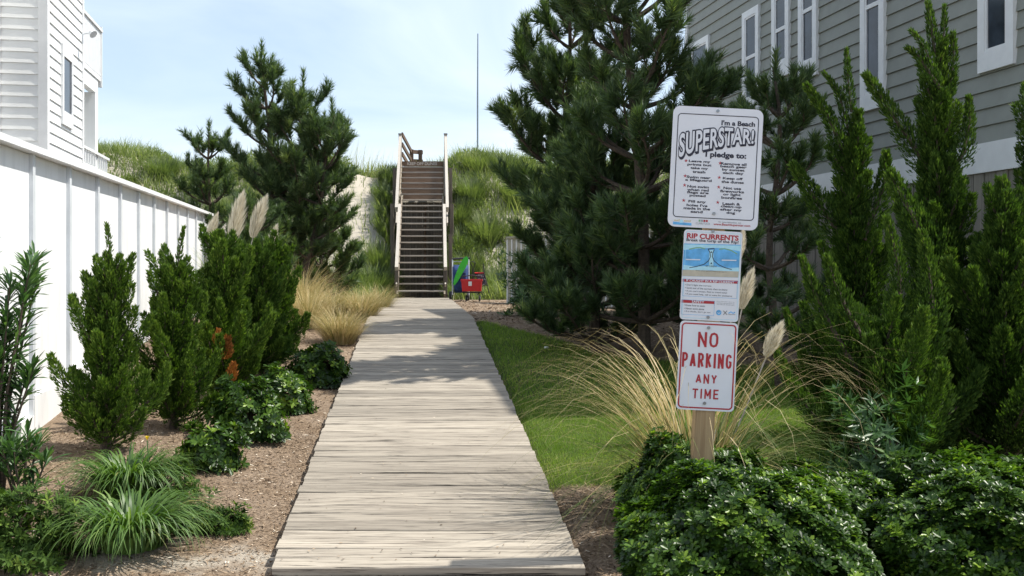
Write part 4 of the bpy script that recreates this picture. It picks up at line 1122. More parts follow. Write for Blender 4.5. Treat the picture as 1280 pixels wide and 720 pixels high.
juniper(wx(1105, 6.9), 6.95, wz(400, 6.95) - G(2.5, 6.95), 0.50, 'low spreading juniper in front with long thin upright tips behind the hedge', jr, 23, narms=60, dens=3000, size=0.038, armr=0.10, bright=-0.08, ev=0.7,
        explicit=((ex(6.8, (1075, 470), (1040, 410), (1018, 365), (1002, 322)), 0.075), (ex(6.8, (1090, 440), (1060, 390), (1042, 350), (1034, 320)), 0.075), (ex(7.0, (1120, 430), (1125, 350), (1118, 310), (1108, 272)), 0.08),
                  (ex(6.9, (1150, 480), (1165, 380), (1160, 330), (1152, 290)), 0.13), (ex(6.7, (1150, 560), (1175, 500), (1178, 450)), 0.11), (ex(6.7, (1110, 560), (1100, 470), (1085, 420)), 0.14)))
juniper(wx(1255, 7.2), 7.2, wz(215, 7.2) - G(3.4, 7.2), 0.50, 'wide dark juniper at the right edge below the white band board', jr, 24, narms=64, dens=2800, size=0.040, armr=0.115, bright=-0.08, ev=0.9)
juniper(wx(1305, 7.5), 7.6, wz(70, 7.6) - G(3.9, 7.6), 0.42, 'partly seen tall juniper cut off by the right edge of the photo', jr, 25, narms=54, dens=2600, size=0.040, armr=0.105, bright=-0.08, ev=1.1)

# ------------------------------------------------------------------ pines
def brush(LV, p, d, L, nl, n, tintb=0.0):
    """foxtail of needles along a shoot"""
    t = rng.random(n); P = p + d * (t * L)[:, None]
    dd = np.repeat(d[None], n, 0); u, v = perp(dd); a = rng.random(n) * 6.283
    sp_ = 0.55 + 0.5 * rng.random(n) - 0.35 * t
    D = unit(dd * 0.75 + (u * np.cos(a)[:, None] + v * np.sin(a)[:, None]) * sp_[:, None] + np.array([[0, 0, 0.08]]))
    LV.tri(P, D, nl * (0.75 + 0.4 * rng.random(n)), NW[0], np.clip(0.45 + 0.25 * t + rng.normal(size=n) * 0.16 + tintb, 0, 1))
NW = [0.012]
def pine(x, y, h, label, seed, whorls, env, group='black pines on the dune side', nl=0.13, bl=0.20, nn=70, trunk_r=0.07, leanx=0.0, low=0.2, per=6, sub=5, up=0.5, gap=0.0, stems=(0.0,), leany=0.0):
    global rng
    rng = np.random.default_rng(seed); random.seed(seed)
    NW[0] = 0.0085 + y * 0.00035; nn = int(nn * 1.5)
    z0 = G(x, y); LV = Leaves(); wd = MB()
    root = empty('pine_tree', (x, y, z0), 0, label, 'pine tree', group)
    for si, so in enumerate(stems):
        tp = [np.array([leanx * (k / 8) + so * (0.3 + k / 8) + 0.05 * math.sin(k + seed + si), leany * (k / 8) ** 1.5 + 0.05 * math.cos(k * 1.2 + seed), h * k / 8 * (1 - 0.12 * si)]) for k in range(9)]
        wd.tube([tuple(q) for q in tp], [trunk_r * (1 - k / 9.0) + 0.010 for k in range(9)], 8)
        def at(t): return np.array([np.interp(t * 8, range(9), [q[j] for q in tp]) for j in range(3)])
        brush(LV, at(0.95), np.array([0, 0, 1.0]), bl * 1.6, nl, nn * 2, 0.1)
        for w in range(whorls):
            t = low + (0.97 - low) * (w + random.uniform(-0.2, 0.2)) / whorls
            t = min(max(t, low), 0.96)
            Rr = env(t)
            for k in range(per):
                az = (k + random.uniform(-0.3, 0.3)) * 6.283 / per + w * 1.1
                ln = Rr * random.uniform(0.62, 1.15)
                if random.random() < gap: ln *= random.uniform(0.3, 0.6)
                el0 = random.uniform(-0.05, 0.25) + 0.35 * t; el1 = el0 + up + 0.4 * t
                a = arm(at(t), az, el0, el1, ln * 1.12 + 0.05, 6, 0.10)
                wd.tube([tuple(q) for q in a], [(0.020 + 0.012 * ln) * (1 - i / 7) + 0.004 for i in range(7)], 5, cap=False)
                tipd = unit((a[-1] - a[-2])[None])[0]
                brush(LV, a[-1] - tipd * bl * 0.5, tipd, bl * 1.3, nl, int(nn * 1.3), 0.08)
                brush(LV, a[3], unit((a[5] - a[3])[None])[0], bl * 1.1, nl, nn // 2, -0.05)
                m_ = max(3, int((sub + 2) * min(ln, 1.6)))
                for s_ in range(m_):
                    f = 0.30 + 0.65 * (s_ + random.random() * 0.8) / m_
                    b = a[0] * 1.0; ii = f * 6; i0 = min(int(ii), 5); b = a[i0] + (a[i0 + 1] - a[i0]) * (ii - i0)
                    saz = az + (1 if s_ % 2 else -1) * random.uniform(0.5, 1.2)
                    sl = (0.22 + 0.30 * ln * (1 - f)) * random.uniform(0.7, 1.2)
                    c = arm(b, saz, el0 + random.uniform(0.0, 0.4), 1.0 + random.uniform(-0.2, 0.3), sl, 4, 0.1)
                    wd.tube([tuple(q) for q in c], [0.009, 0.008, 0.007, 0.006, 0.004], 4, cap=False)
                    td = unit((c[-1] - c[-2])[None])[0]
                    tb = random.uniform(-0.12, 0.12) + (0.28 if random.random() < 0.06 else 0)
                    for w_ in range(3):
                        dv = unit((td + np.array([0, 0, 0.45]) + rng.normal(size=3) * (0.0 if w_ == 0 else 0.55))[None])[0]
                        brush(LV, c[-1] - td * bl * 0.35 - dv * bl * 0.1, dv, bl * random.uniform(0.7, 1.15), nl * random.uniform(0.8, 1.1), int(nn * 0.62), tb)
                    brush(LV, c[1], unit((c[3] - c[1])[None])[0], bl * 0.9, nl, nn // 2, -0.08)
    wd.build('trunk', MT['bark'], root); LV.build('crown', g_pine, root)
    return root
pr = 'pines right of the boardwalk'
def E_(ts, vs): return lambda t: float(np.interp(t, ts, vs))
pine(wx(808, 12.4), 12.4, 6.5, 'biggest dark pine right of the boardwalk with tufted crown', 31, 12, E_([0, 0.15, 0.4, 0.6, 0.8, 1], [0.95, 1.0, 0.95, 0.92, 0.92, 0.7]), pr, per=6, sub=6, nn=85, bl=0.26, nl=0.15, low=0.07, leanx=-0.45, gap=0.15, leany=-1.4)
pine(wx(712, 15.3), 15.3, 4.7, 'wide pine leaning towards the boardwalk left of the biggest pine', 32, 9, E_([0, 0.2, 0.45, 0.7, 0.88, 1], [0.95, 1.1, 1.1, 1.0, 0.75, 0.4]), pr, per=6, sub=6, nn=85, bl=0.28, nl=0.16, low=0.08, leanx=-0.05, gap=0.2)
pine(wx(748, 13.0), 13.0, 2.5, 'low dark pine filling the foot of the big pines', 35, 6, E_([0, 0.3, 0.7, 1], [0.8, 0.9, 0.7, 0.3]), pr, per=7, sub=5, nn=80, bl=0.22, nl=0.13, low=0.05)
pine(wx(968, 10.6), 10.6, wz(78, 10.6) - 0.5, 'slim dark pine rising behind the pledge sign with separate tufts', 33, 7, E_([0, 0.3, 0.6, 0.8, 1], [0.50, 0.50, 0.42, 0.30, 0.10]), pr, per=4, sub=3, nn=90, bl=0.20, nl=0.11, low=0.10, trunk_r=0.04)
pine(wx(888, 13.2), 13.2, wz(78, 13.2) - 0.7, 'dark pine behind the pledge sign close to the grey house corner', 34, 8, E_([0, 0.3, 0.6, 0.85, 1], [0.85, 0.8, 0.5, 0.28, 0.12]), pr, per=5, sub=4, nn=90, bl=0.22, nl=0.12, low=0.08, trunk_r=0.05)
plg = 'pines left of the stairs'
pine(wx(352, 22.5), 22.5, wz(62, 22.5) - 0.9, 'tall open black pine left of the stairs with twin stems', 46, 8, E_([0, 0.22, 0.35, 0.55, 0.7, 0.85, 1], [0.8, 1.0, 0.85, 1.05, 0.85, 0.55, 0.3]), plg, per=4, sub=4, nn=62, bl=0.34, nl=0.17, low=0.26, leanx=-0.45, stems=(0.0, 0.75, 1.25), trunk_r=0.08, gap=0.35)
pine(wx(262, 23.5), 23.5, wz(160, 23.5) - 0.9, 'small pale pine behind the fence end left of the twin stem pine', 42, 6, E_([0, 0.4, 0.8, 1], [0.7, 0.75, 0.5, 0.2]), plg, per=5, sub=3, nn=50, bl=0.28, nl=0.16, low=0.15, trunk_r=0.05, gap=0.2)
pine(wx(402, 24.0), 24.0, wz(268, 24) - 0.9, 'low bushy pine on the dune foot between twin stem pine and stairs', 43, 5, E_([0, 0.4, 0.8, 1], [0.9, 0.9, 0.7, 0.3]), plg, per=7, sub=4, nn=60, bl=0.26, nl=0.16, low=0.1)
pine(wx(312, 20.5), 20.5, wz(265, 20.5) - 0.9, 'dark low pine in the shade behind the cream plumes', 44, 5, E_([0, 0.4, 0.8, 1], [0.85, 0.85, 0.6, 0.3]), plg, per=6, sub=4, nn=60, bl=0.24, nl=0.15, low=0.1)

# ------------------------------------------------------------------ broad leaved shrubs
def rosettes(LV, P, Nn, L, Wd, k, tint, tilt=0.6, droop=0.1, oval=True):
    n = len(P); u, v = perp(Nn)
    for q in range(k):
        a = 6.283 * q / k + rng.random(n) * 0.9
        el = tilt * (0.6 + 0.8 * rng.random(n)) * (1.0 if q % 2 else 0.55)
        rd = u * np.cos(a)[:, None] + v * np.sin(a)[:, None]
        D = unit(rd * np.cos(el)[:, None] + Nn * np.sin(el)[:, None])
        l = L * (0.7 + 0.5 * rng.random(n))
        tt = np.clip(tint + rng.normal(size=n) * 0.08, 0, 1)
        if oval: LV.oval(P + Nn * 0.0, D, l, l * Wd, tt, Nn, 0.10, droop)
        else: LV.diamond(P, D, l, l * Wd, tt, Nn, 0.1)
def mound(x, y, rx, ry, h, label, cat, seed, nros, L=0.055, Wd=0.42, k=8, name='shrub', group=None, mat=None, lump=0.16, fill=0.5, base=0.0, oval=True, stems=10, freq=1.0):
    global rng
    rng = np.random.default_rng(seed); random.seed(seed)
    z0 = G(x, y); root = empty(name, (x, y, z0), 0, label, cat, group)
    LV = Leaves()
    d = randdir(nros * 2); d = d[(d[:, 2] > -0.25)][:nros]; n = len(d)
    ph = rng.random(6) * 6.28
    lm = 1 + lump * (np.sin(d[:, 0] * 5.1 * freq + ph[0]) * np.sin(d[:, 1] * 4.7 * freq + ph[1]) + 0.7 * np.sin(d[:, 2] * 7 * freq + d[:, 0] * 6 * freq + ph[2]) + 0.5 * np.sin(d[:, 0] * 15 + ph[3]) * np.sin(d[:, 1] * 13 + d[:, 2] * 11 + ph[4]))
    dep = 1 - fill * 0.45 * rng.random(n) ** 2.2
    zz = np.maximum(d[:, 2], -0.2)
    r_ = lm * dep
    # boxier than a ball
    e = (np.abs(d[:, 0]) ** 2.6 + np.abs(d[:, 1]) ** 2.6 + np.abs(d[:, 2]) ** 2.6) ** (-1 / 2.6)
    P = np.stack([d[:, 0] * rx * r_ * e, d[:, 1] * ry * r_ * e, (zz * r_ * e) * h * 0.80 + h * 0.20], 1)
    P[:, 2] = np.maximum(P[:, 2], 0.02 + base)
    Nn = unit(np.stack([d[:, 0] / rx, d[:, 1] / ry, zz / h * 1.0], 1) * 0.55 + np.array([[0, 0, 0.9]]) + rng.normal(size=(n, 3)) * 0.28)
    patch = 0.5 + 0.5 * np.sin(P[:, 0] * 9 + ph[5]) * np.sin(P[:, 1] * 8 + P[:, 2] * 9)
    tint = np.clip(0.36 + 0.24 * patch + rng.normal(size=n) * 0.15 + (rng.random(n) < 0.15) * 0.42 - (1 - dep) * 1.0, 0, 1)  # patch contrast imitates highlights, depth term paints shade into inner leaves
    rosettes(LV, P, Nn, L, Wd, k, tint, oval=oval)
    wd = MB()
    for s_ in range(stems):
        a = 6.283 * s_ / stems; rr = random.uniform(0.3, 0.8)
        wd.tube([(random.uniform(-.05, .05), random.uniform(-.05, .05), -0.03), (math.cos(a) * rx * rr * .5, math.sin(a) * ry * rr * .5, h * 0.4), (math.cos(a) * rx * rr, math.sin(a) * ry * rr, h * 0.78)], [0.012, 0.009, 0.004], 5, cap=False)
    wd.build('stem', MT['bark'], root)
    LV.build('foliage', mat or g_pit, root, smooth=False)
    return root
hg = 'glossy green hedge bushes in the right foreground'
mound(1.11, 4.85, 0.58, 0.53, 0.66, 'glossy hedge bush in the foreground directly under the signs', 'hedge bush', 51, 9800, 0.035, 0.44, 8, 'hedge_bush', hg, lump=0.11)
mound(2.36, 4.95, 0.66, 0.56, 0.66, 'glossy hedge bush in the bottom right corner', 'hedge bush', 52, 11000, 0.035, 0.44, 8, 'hedge_bush', hg, lump=0.11)
mound(1.02, 5.78, 0.42, 0.33, 0.60, 'small dark hedge bush wrapped around the foot of the sign post', 'hedge bush', 53, 3400, 0.035, 0.44, 8, 'hedge_bush', hg, lump=0.11)
mound(1.75, 5.85, 0.48, 0.40, 0.44, 'dark hedge bush behind the gap between the two foreground bushes', 'hedge bush', 54, 3500, 0.035, 0.44, 8, 'hedge_bush', hg, lump=0.11)
sg = 'small glossy shrubs along the left bed'
mound(wx(266, 7.5), 7.5, 0.20, 0.18, 0.25, 'smallest glossy shrub, nearest in the left mulch bed', 'shrub', 61, 330, 0.055, 0.42, 7, 'shrub', sg, lump=0.3)
mound(wx(308, 8.4), 8.4, 0.27, 0.24, 0.42, 'glossy shrub in front of the rusty patched juniper', 'shrub', 62, 620, 0.055, 0.42, 7, 'shrub', sg, lump=0.25)
mound(wx(352, 9.5), 9.5, 0.22, 0.20, 0.36, 'glossy shrub between its two neighbours in the left bed', 'shrub', 63, 480, 0.055, 0.42, 7, 'shrub', sg, lump=0.25)
mound(wx(396, 10.8), 10.8, 0.27, 0.24, 0.36, 'glossy shrub touching the boardwalk edge below the golden grass', 'shrub', 64, 700, 0.055, 0.42, 7, 'shrub', sg, lump=0.22)
mound(wx(1050, 7.0), 6.3, 0.26, 0.22, 0.66, 'pale green leafy shrub between dry grass and low juniper', 'shrub', 65, 420, 0.09, 0.22, 7, 'shrub', None, mat=g_ole, lump=0.35, oval=False)
mound(wx(680, 18.0), 18.0, 0.55, 0.5, 1.15, 'dark narrow leaved shrub before the tan board fence', 'shrub', 66, 900, 0.14, 0.18, 8, 'shrub', None, mat=g_ole, lump=0.35, oval=False)
mound(-2.9, 5.72, 0.46, 0.28, 0.36, 'low spreading green juniper at the left edge', 'ground juniper', 67, 1900, 0.045, 0.30, 6, 'ground_juniper', None, mat=g_jun, lump=0.25, oval=False)
mound(wx(262, 6.25), 6.25, 0.22, 0.10, 0.12, 'thin trailing green juniper sprig right of the strap leaved clumps', 'ground juniper', 68, 520, 0.04, 0.30, 6, 'ground_juniper', None, mat=g_jun, lump=0.3, oval=False)
mound(wx(195, 6.8), 6.75, 0.26, 0.10, 0.18, 'trailing juniper sprig behind the upper strap leaved clump', 'ground juniper', 69, 420, 0.04, 0.30, 6, 'ground_juniper', None, mat=g_jun, lump=0.3, oval=False)
mound(wx(1190, 6.3), 6.2, 0.55, 0.35, 0.40, 'dark shrub filling the ground below the tallest juniper', 'shrub', 71, 1500, 0.052, 0.42, 7, 'shrub', None, lump=0.2)

def oleander(x, y, h, spread, label, seed, nst, L=0.13, per=46, group=None):
    global rng
    rng = np.random.default_rng(seed); random.seed(seed)
    z0 = G(x, y); root = empty('oleander', (x, y, z0), 0, label, 'shrub', group); LV = Leaves(); wd = MB()
    for s_ in range(nst):
        az = 2.4 * s_; hh = h * random.uniform(0.55, 1.05); out = spread * random.uniform(0.2, 1.0)
        pts = [np.array([0.04 * math.cos(az), 0.04 * math.sin(az), 0]), np.array([out * .35 * math.cos(az), out * .35 * math.sin(az), hh * .5]), np.array([out * .8 * math.cos(az), out * .8 * math.sin(az), hh * .85]), np.array([out * math.cos(az), out * math.sin(az), hh])]
        wd.tube([tuple(p) for p in pts], [0.012, 0.010, 0.006, 0.003], 5, cap=False)
        n = per; t = 0.30 + 0.70 * rng.random(n) ** 0.7
        P = np.stack([np.interp(t * 3, [0, 1, 2, 3], [p[j] for p in pts]) for j in range(3)], 1)
        a = rng.random(n) * 6.283; el = 0.55 + 0.5 * t + rng.normal(size=n) * 0.25
        D = np.stack([np.cos(a) * np.cos(el), np.sin(a) * np.cos(el), np.sin(el)], 1)
        LV.oval(P, D, L * (0.7 + 0.5 * rng.random(n)), 0.020, np.clip(0.45 + rng.normal(size=n) * 0.22, 0, 1), np.array([[0, 0, 1.0]]) + rng.normal(size=(n, 3)) * .2, 0.15, 0.25)
    wd.build('stem', MT['bark'], root); LV.build('foliage', g_ole, root)
oleander(wx(-8, 6.25), 6.25, 1.62, 0.36, 'narrow leaved oleander cut off by the left edge in front of the fence', 72, 22, per=60)
oleander(wx(28, 6.15), 6.15, 0.62, 0.24, 'low young oleander shoot beside the sandy soil at the left', 73, 8, per=30)

# ------------------------------------------------------------------ strap leaved clumps and grasses
def clump(name, x, y, n, L, w, a0, a1, label, cat, seed, mat, rad=0.06, tintc=(0.45, 0.2), segs=6, group=None, part='blades', azr=None, root=None, flr=True, bend=1.3, az_bias=None):
    global rng
    rng = np.random.default_rng(seed)
    z0 = G(x, y)
    if root is None: root = empty(name, (x, y, z0), 0, label, cat, group)
    az = rng.random(n) * 6.283
    if az_bias is not None: az = az_bias[0] + rng.normal(size=n) * az_bias[1]
    r_ = rad * np.sqrt(rng.random(n)); P = np.stack([np.cos(az) * r_, np.sin(az) * r_, np.zeros(n)], 1)
    LV = Leaves(); l = L[0] + (L[1] - L[0]) * rng.random(n) ** 0.8
    A0 = a0[0] + (a0[1] - a0[0]) * rng.random(n); A1 = a1[0] + (a1[1] - a1[0]) * rng.random(n)
    LV.blade(P, az, l, w, A0, A1, np.clip(tintc[0] + rng.normal(size=n) * tintc[1], 0, 1), segs, 0.25, 0.0 if flr else None, bend)
    LV.build(part, mat, root); return root
lg = 'strap leaved clumps in the left bed'
r1 = clump('daylily', wx(165, 5.95), 5.95, 560, (0.34, 0.62), 0.020, (0.0, 0.62), (2.5, 3.3), 'larger arching strap leaved clump nearest the camera in the left bed', 'daylily', 81, g_lily, 0.17, (0.42, 0.19), 8, lg, bend=1.6)
r1 = clump('daylily', wx(160, 6.75), 6.75, 420, (0.32, 0.58), 0.019, (0.0, 0.6), (2.4, 3.2), 'smaller strap leaved clump just behind the larger one', 'daylily', 82, g_lily, 0.15, (0.38, 0.18), 8, lg, bend=1.6)
# one yellow flower
fl_ = Leaves(); rng = np.random.default_rng(5)
a = np.arange(6) * 1.047; fl_.oval(np.repeat([[0, 0, 0.33]], 6, 0), unit(np.stack([np.cos(a) * .5, np.sin(a) * .5, np.ones(6)], 1)), 0.035, 0.014, np.full(6, 0.5), np.stack([-np.cos(a), -np.sin(a), np.ones(6) * .3], 1))
yf = empty('yellow_flower', (wx(184, 6.9), 6.9, G(wx(184, 6.9), 6.9)), 0, 'single yellow flower above the strap leaved clump', 'flower')
fl_.build('petals', leafmat('yellow_petal', [(0, (0.75, 0.50, 0.02)), (1, (0.8, 0.6, 0.03))], 0.6, 0.3, 0.2, (1, 1, 1)), yf)
MB().tube([(0, 0, 0), (0.01, 0, 0.17), (0, 0, 0.33)], 0.004, 5).build('stem', plain('green_stem', (0.06, 0.13, 0.03)), yf)

PW = [0.0045]
def plume(root, base, tip, L, W_, seed, curl=0.1):
    """feathery head at the end of a stalk"""
    global rng
    rng = np.random.default_rng(seed)
    base = np.array(base); tip = np.array(tip); d = unit((tip - base)[None])[0]
    st = MB().tube([tuple(base), tuple((base + tip) / 2 + np.array([0.01, 0, 0])), tuple(tip)], [0.006, 0.005, 0.004], 6).build('stalk', MT['rail'], root)
    LV = Leaves(); n = 1500; t = rng.random(n); s_ = tip - d * L
    P = s_ + d * (t * L)[:, None] + np.array([[curl, 0, 0]]) * (t ** 2)[:, None]
    dd = np.repeat(d[None], n, 0); u, v = perp(dd); a = rng.random(n) * 6.283
    prof = np.sin(np.clip(t * 0.9 + 0.1, 0, 1) * math.pi) ** 0.7
    rd = (u * np.cos(a)[:, None] + v * np.sin(a)[:, None])
    P = P + rd * (W_ * 0.30 * prof * rng.random(n))[:, None]
    D = unit(dd + rd * 0.38 * prof[:, None] + np.array([[0.12, 0, 0]]))
    LV.tri(P, D, (0.07 + 0.06 * rng.random(n)) * L / 0.45, PW[0], np.clip(rng.normal(size=n) * 0.25 + 0.7, 0, 1))
    LV.build('plume', g_plume, root)
# dry pampas behind the signs
PX, PY = 1.16, 6.45
pg = clump('ornamental_grass', PX, PY, 720, (0.70, 1.50), 0.0090, (0.03, 0.85), (1.9, 3.1), 'big arching dry grass clump with plumes behind the signs', 'ornamental grass', 83, g_tan, 0.16, (0.17, 0.27), 9, part='blades', bend=1.4)
clump('x', PX, PY, 130, (1.5, 2.0), 0.0085, (0.05, 0.45), (2.0, 3.2), None, None, 84, g_tan, 0.14, (0.68, 0.16), 10, root=pg, part='long_blades', bend=2.2)
clump('x', PX, PY, 90, (1.4, 1.9), 0.0085, (0.1, 0.55), (2.2, 3.3), None, None, 86, g_tan, 0.14, (0.66, 0.14), 10, root=pg, part='long_blades', bend=2.0, az_bias=(3.2, 0.5))
zP = G(PX, PY)
def pl2(px, py, Y): return (wx(px, Y) - PX, Y - PY, wz(py, Y) - zP)
plume(pg, (0.0, 0.05, 0.1), pl2(937, 343, 6.3), 0.22, 0.12, 91, 0.01)
plume(pg, (0.05, 0.0, 0.1), pl2(973, 408, 6.2), 0.20, 0.14, 92, 0.01)
plume(pg, (0.05, 0.05, 0.1), pl2(928, 292, 6.5), 0.18, 0.06, 93, 0.0)
# left plumes
PW[0] = 0.010
LX, LY = wx(292, 13.4), 13.4
pz = G(LX, LY)
pg2 = clump('pampas_grass', LX, LY, 500, (0.9, 1.7), 0.010, (0.02, 0.6), (1.0, 2.3), 'pampas grass with four cream plumes behind the left junipers', 'pampas grass', 85, g_dune, 0.2, (0.35, 0.2), 8, part='blades', bend=1.7)
for k, (bx, by, tx, ty, L, W_) in enumerate(((283, 360, 297, 250, 0.62, 0.26), (305, 340, 326, 252, 0.48, 0.26), (328, 370, 340, 288, 0.42, 0.15), (256, 330, 266, 272, 0.34, 0.16), (275, 380, 284, 310, 0.36, 0.16))):
    plume(pg2, (wx(bx, LY) - LX, 0, wz(by, LY) - pz), (wx(tx, LY) - LX, 0, wz(ty, LY) - pz), L, W_, 94 + k, 0.05)
gg = 'golden fountain grasses left of the boardwalk'
for k, (px, Y, n, L0, L1, tc, lab) in enumerate((
        (425, 13.9, 1500, 0.45, 0.85, 0.62, 'feathery golden grass spilling over the boardwalk edge'),
        (452, 17.0, 1300, 0.45, 0.85, 0.60, 'golden grass tuft farther along the boardwalk edge'),
        (385, 15.2, 1300, 0.6, 1.05, 0.66, 'tall tan grass mound beside the rightmost left juniper'),
        (375, 18.2, 1300, 0.9, 1.5, 0.62, 'tallest tan arching grass mound before the low pine'),
        (415, 17.2, 1100, 0.5, 0.9, 0.55, 'golden grass clump between the tan mounds'),
        (473, 21.0, 1000, 0.5, 0.95, 0.48, 'pale green grass tuft nearest the stairs'))):
    clump('fountain_grass', wx(px, Y), Y, int(n * 0.8), (L0 * 0.82, L1 * 0.88), 0.0065 if Y < 16 else 0.009, (0.02, 0.75), (0.9, 2.3), lab, 'ornamental grass', 100 + k, g_tan, 0.20, (tc, 0.2), 6, gg, bend=1.6)

# ------------------------------------------------------------------ lawn, dune grass, mulch
def scatter(n, x0, x1, y0, y1, keep):
    x = x0 + (x1 - x0) * rng.random(n); y = y0 + (y1 - y0) * rng.random(n)
    k = rng.random(n) < keep(x, y); return x[k], y[k]
rng = np.random.default_rng(201)
LV = Leaves()
for (n, y0, y1, L, w) in ((120000, 6.7, 10, 0.042, 0.0042), (70000, 10, 17.5, 0.05, 0.007)):
    x, y = scatter(n, -1.6, 3.6, y0, y1, lambda x, y: lawn_mask(x, y) * (x > xr(y) + 0.004))
    m_ = len(x); P = np.stack([x, y, gz(x, y) - 0.004], 1)
    az = rng.random(m_) * 6.283; el = 0.75 + 0.6 * rng.random(m_)
    D = np.stack([np.cos(az) * np.cos(el), np.sin(az) * np.cos(el), np.sin(el)], 1)
    pt = 0.5 + 0.5 * wob(x, y, 4.0)
    edge = 1 - sm(lawn_mask(x, y), 0.2, 1.0)
    worn = np.exp(-((y - 7.5) / 0.35) ** 2) * 0.35
    LV.tri(P, D, L * (0.6 + 0.7 * rng.random(m_)), w, np.clip(0.38 + 0.25 * pt + rng.normal(size=m_) * 0.17 + 0.5 * edge + worn * rng.random(m_), 0, 1))
tag(LV.build('lawn_grass', g_lawn), 'mown green lawn strip right of the boardwalk', 'lawn', kind='stuff')

rng = np.random.default_rng(202)
LV = Leaves()
def sandy(x, y):
    """bare sand patches on the dune"""
    a = np.exp(-(((x + 5.05 - 0.15 * (y - 31)) / 1.75) ** 2 + ((y - 32.4) / 2.6) ** 2) ** 1.5)
    b = np.exp(-(((x + 8.6) / 2.0) ** 2 + ((y - 30.8) / 1.3) ** 2))
    c = np.exp(-(((x - 0.9) / 0.5) ** 2 + ((y - 32.5) / 1.3) ** 2))
    return np.clip(1.25 * a + 1.0 * b + 1.0 * c, 0, 1)
def dkeep(x, y):
    dr = x + 0.078 * np.clip(y - 28, 0, 9); st = (dr > STX0 + 0.02) & (dr < STX1 + 0.02) & (y < 35.2)
    front = np.where(x < -1.6, 23.5, 27.9)
    k = (y > front) * (1 - 0.93 * sandy(x, y)) * (0.75 + 0.25 * wob(x, y, 2)) * (~st)
    k = k * np.where((x > -3.35) & (x < -1.6) & (y < 28.2), 0, 1)
    return k * np.where((x > 0) & (y < 29.0), 0.5, 1.0)
x, y = scatter(150000, -16, 7.5, 23.5, 38.5, dkeep); m_ = len(x)
P = np.stack([x, y, gz(x, y) - 0.03], 1); az = rng.random(m_) * 6.283
big = 0.5 + 0.5 * wob(x, y, 1.7)
LV.blade(P, az, (0.22 + 0.50 * rng.random(m_) ** 1.6) * (0.6 + 0.8 * big), 0.026, 0.05 + 0.5 * rng.random(m_), 0.5 + 1.1 * rng.random(m_), np.clip(0.36 + 0.22 * big + rng.normal(size=m_) * 0.16, 0, 1), 3, 0.1)
for (x_, y_, h_) in ((-3.75, 30.0, 1.0), (-3.7, 31.6, 0.95), (-3.95, 33.2, 0.9), (-3.9, 28.6, 1.15), (-4.6, 27.6, 1.1), (-5.4, 28.4, 0.9), (-1.35, 30.2, 1.0), (-0.8, 31.8, 1.0), (-1.3, 33.4, 0.95), (-0.5, 29.6, 0.9), (0.2, 33.6, 1.0), (-1.1, 35.0, 0.8),
        (-1.45, 28.9, 0.7), (0.6, 30.6, 0.9), (-0.2, 35.2, 0.85), (-1.6, 31.2, .9), (-1.75, 32.4, .9), (-3.75, 32.4, .9), (-4.0, 34.5, .8), (-7.5, 34, 0.9), (-9.5, 33, 0.9), (-11.5, 34, 0.9), (-6.3, 33.5, 0.9), (-8.6, 31.6, 0.8), (-12.5, 32, 0.9)):
    n = 1000; a = rng.random(n) * 6.283; r_ = 0.42 * np.sqrt(rng.random(n)); xx = x_ + np.cos(a) * r_; yy = y_ + np.sin(a) * r_
    LV.blade(np.stack([xx, yy, gz(xx, yy) - 0.03], 1), a, h_ * (0.35 + 0.6 * rng.random(n)), 0.026, 0.7 * rng.random(n), 0.4 + rng.random(n), np.clip(0.30 + 0.12 * math.sin(x_ * 5) + rng.normal(size=n) * 0.16, 0, 1), 4, 0.1)
for q in range(130):
    x_ = rng.uniform(-13, 3.2); y_ = rng.uniform(28.5, 36.5); dr_ = x_ + 0.078 * (y_ - 28)
    if STX0 - 0.25 < dr_ < STX1 + 0.25 or sandy(np.array(x_), np.array(y_)) > 0.35: continue
    n = 420; d_ = randdir(n); d_[:, 2] = np.abs(d_[:, 2]); s_ = rng.uniform(0.25, 0.6); Pm = d_ * np.array([[s_ * 1.2, s_, s_ * 0.9]]) * (0.6 + 0.4 * rng.random((n, 1))) + np.array([[x_, y_, G(x_, y_)]])
    LV.diamond(Pm, rotmix(d_ + np.array([[0, 0, .5]]), 0.5), 0.09 + 0.06 * rng.random(n), 0.035, np.clip(rng.uniform(0.1, 0.5) + rng.normal(size=n) * 0.16, 0, 1))
tag(LV.build('dune_grass', g_dune), 'thick green grass covering the dune slopes', 'dune grass', kind='stuff')
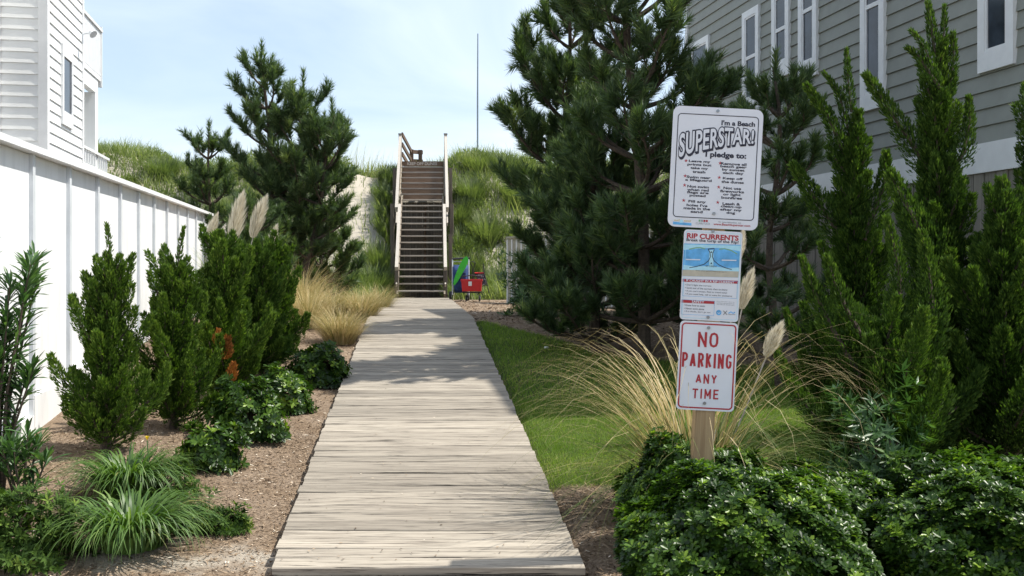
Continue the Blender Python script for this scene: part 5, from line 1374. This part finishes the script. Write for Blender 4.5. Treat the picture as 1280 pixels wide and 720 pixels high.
# sea oats on the crest
rng = np.random.default_rng(203)
for k, (px, ht) in enumerate(((425, 0.5), (436, 0.75), (444, 0.95), (455, 0.8), (467, 0.7), (478, 0.5), (583, 0.6), (412, 0.5))):
    Y = 35.3 + 0.4 * math.sin(k * 3); x_ = wx(px, Y); ro = empty('sea_oats', (x_, Y, G(x_, Y)), 0, 'thin tan sea oat stalks on the dune crest left of the stairs' if px < 500 else 'lone sea oat stalks on the dune crest right of the stairs by the mast', 'sea oats', 'sea oats on the dune crest' if px < 500 else None)
    LV = Leaves(); n = 16; az = rng.random(n) * 6.283 * 0 + rng.normal(size=n) * 0.7
    r0 = rng.random(n) * 0.25; P = np.stack([rng.normal(size=n) * .15, rng.normal(size=n) * .1, np.zeros(n)], 1)
    LV.blade(P, az, (0.7 + 0.5 * rng.random(n)) * (0.6 + ht * 0.7), 0.018, 0.05, 0.5 + 0.5 * rng.random(n), np.full(n, 0.97), 5, 0.1)
    LV.build('stalks', g_dune, ro)

rng = np.random.default_rng(204)
LV = Leaves()
def mk_(x, y):
    return np.where((x > xl(y) - 0.01) & (x < xr(y) + 0.01), 0, 1) * (1 - lawn_mask(x, y)) * np.where(x < -2.3 - 0.186 * y + 0.03, 0, 1) * np.where((y < 6.4) & (x < -1.2), 0.75, 1.0)
for (n, x0, x1, y0, y1, L, w) in ((60000, -3.6, 3.0, 5.2, 9, 0.036, 0.007), (26000, -4.6, 3.5, 9, 17, 0.05, 0.011), (9000, -2.0, 2.5, 14, 27, 0.08, 0.02)):
    x, y = scatter(n, x0, x1, y0, y1, mk_); m_ = len(x)
    P = np.stack([x, y, gz(x, y) + 0.003 + 0.008 * rng.random(m_)], 1); az = rng.random(m_) * 6.283; el = rng.normal(size=m_) * 0.22
    D = np.stack([np.cos(az) * np.cos(el), np.sin(az) * np.cos(el), np.sin(el)], 1)
    l = L * (0.4 + rng.random(m_) ** 2 * 1.4)
    LV.diamond(P, D, l, w * (0.5 + rng.random(m_)), np.clip(0.45 + rng.normal(size=m_) * 0.26, 0, 1), np.array([[0, 0, 1.0]]) + rng.normal(size=(m_, 3)) * 0.3)
tag(LV.build('mulch_chips', g_chip), 'brown wood chips and pine straw on the planting beds', 'mulch', kind='stuff')

rng = np.random.default_rng(205)
LV = Leaves(); n = 170; yy = 5.5 + 9 * rng.random(n) ** 1.6; xx = xl(yy) + 0.03 + rng.random(n) * 1.58
P = np.stack([xx, yy, walk(yy) + 0.006], 1); az = rng.random(n) * 6.283
LV.diamond(P, np.stack([np.cos(az), np.sin(az), np.zeros(n)], 1), 0.008 + 0.022 * rng.random(n), 0.006 + 0.006 * rng.random(n), rng.random(n), np.array([[0, 0, 1.0]]) + rng.normal(size=(n, 3)) * 0.2)
tag(LV.build('leaf_litter', g_chip), 'bits of bark and shell scattered on the boardwalk', 'litter', kind='stuff')
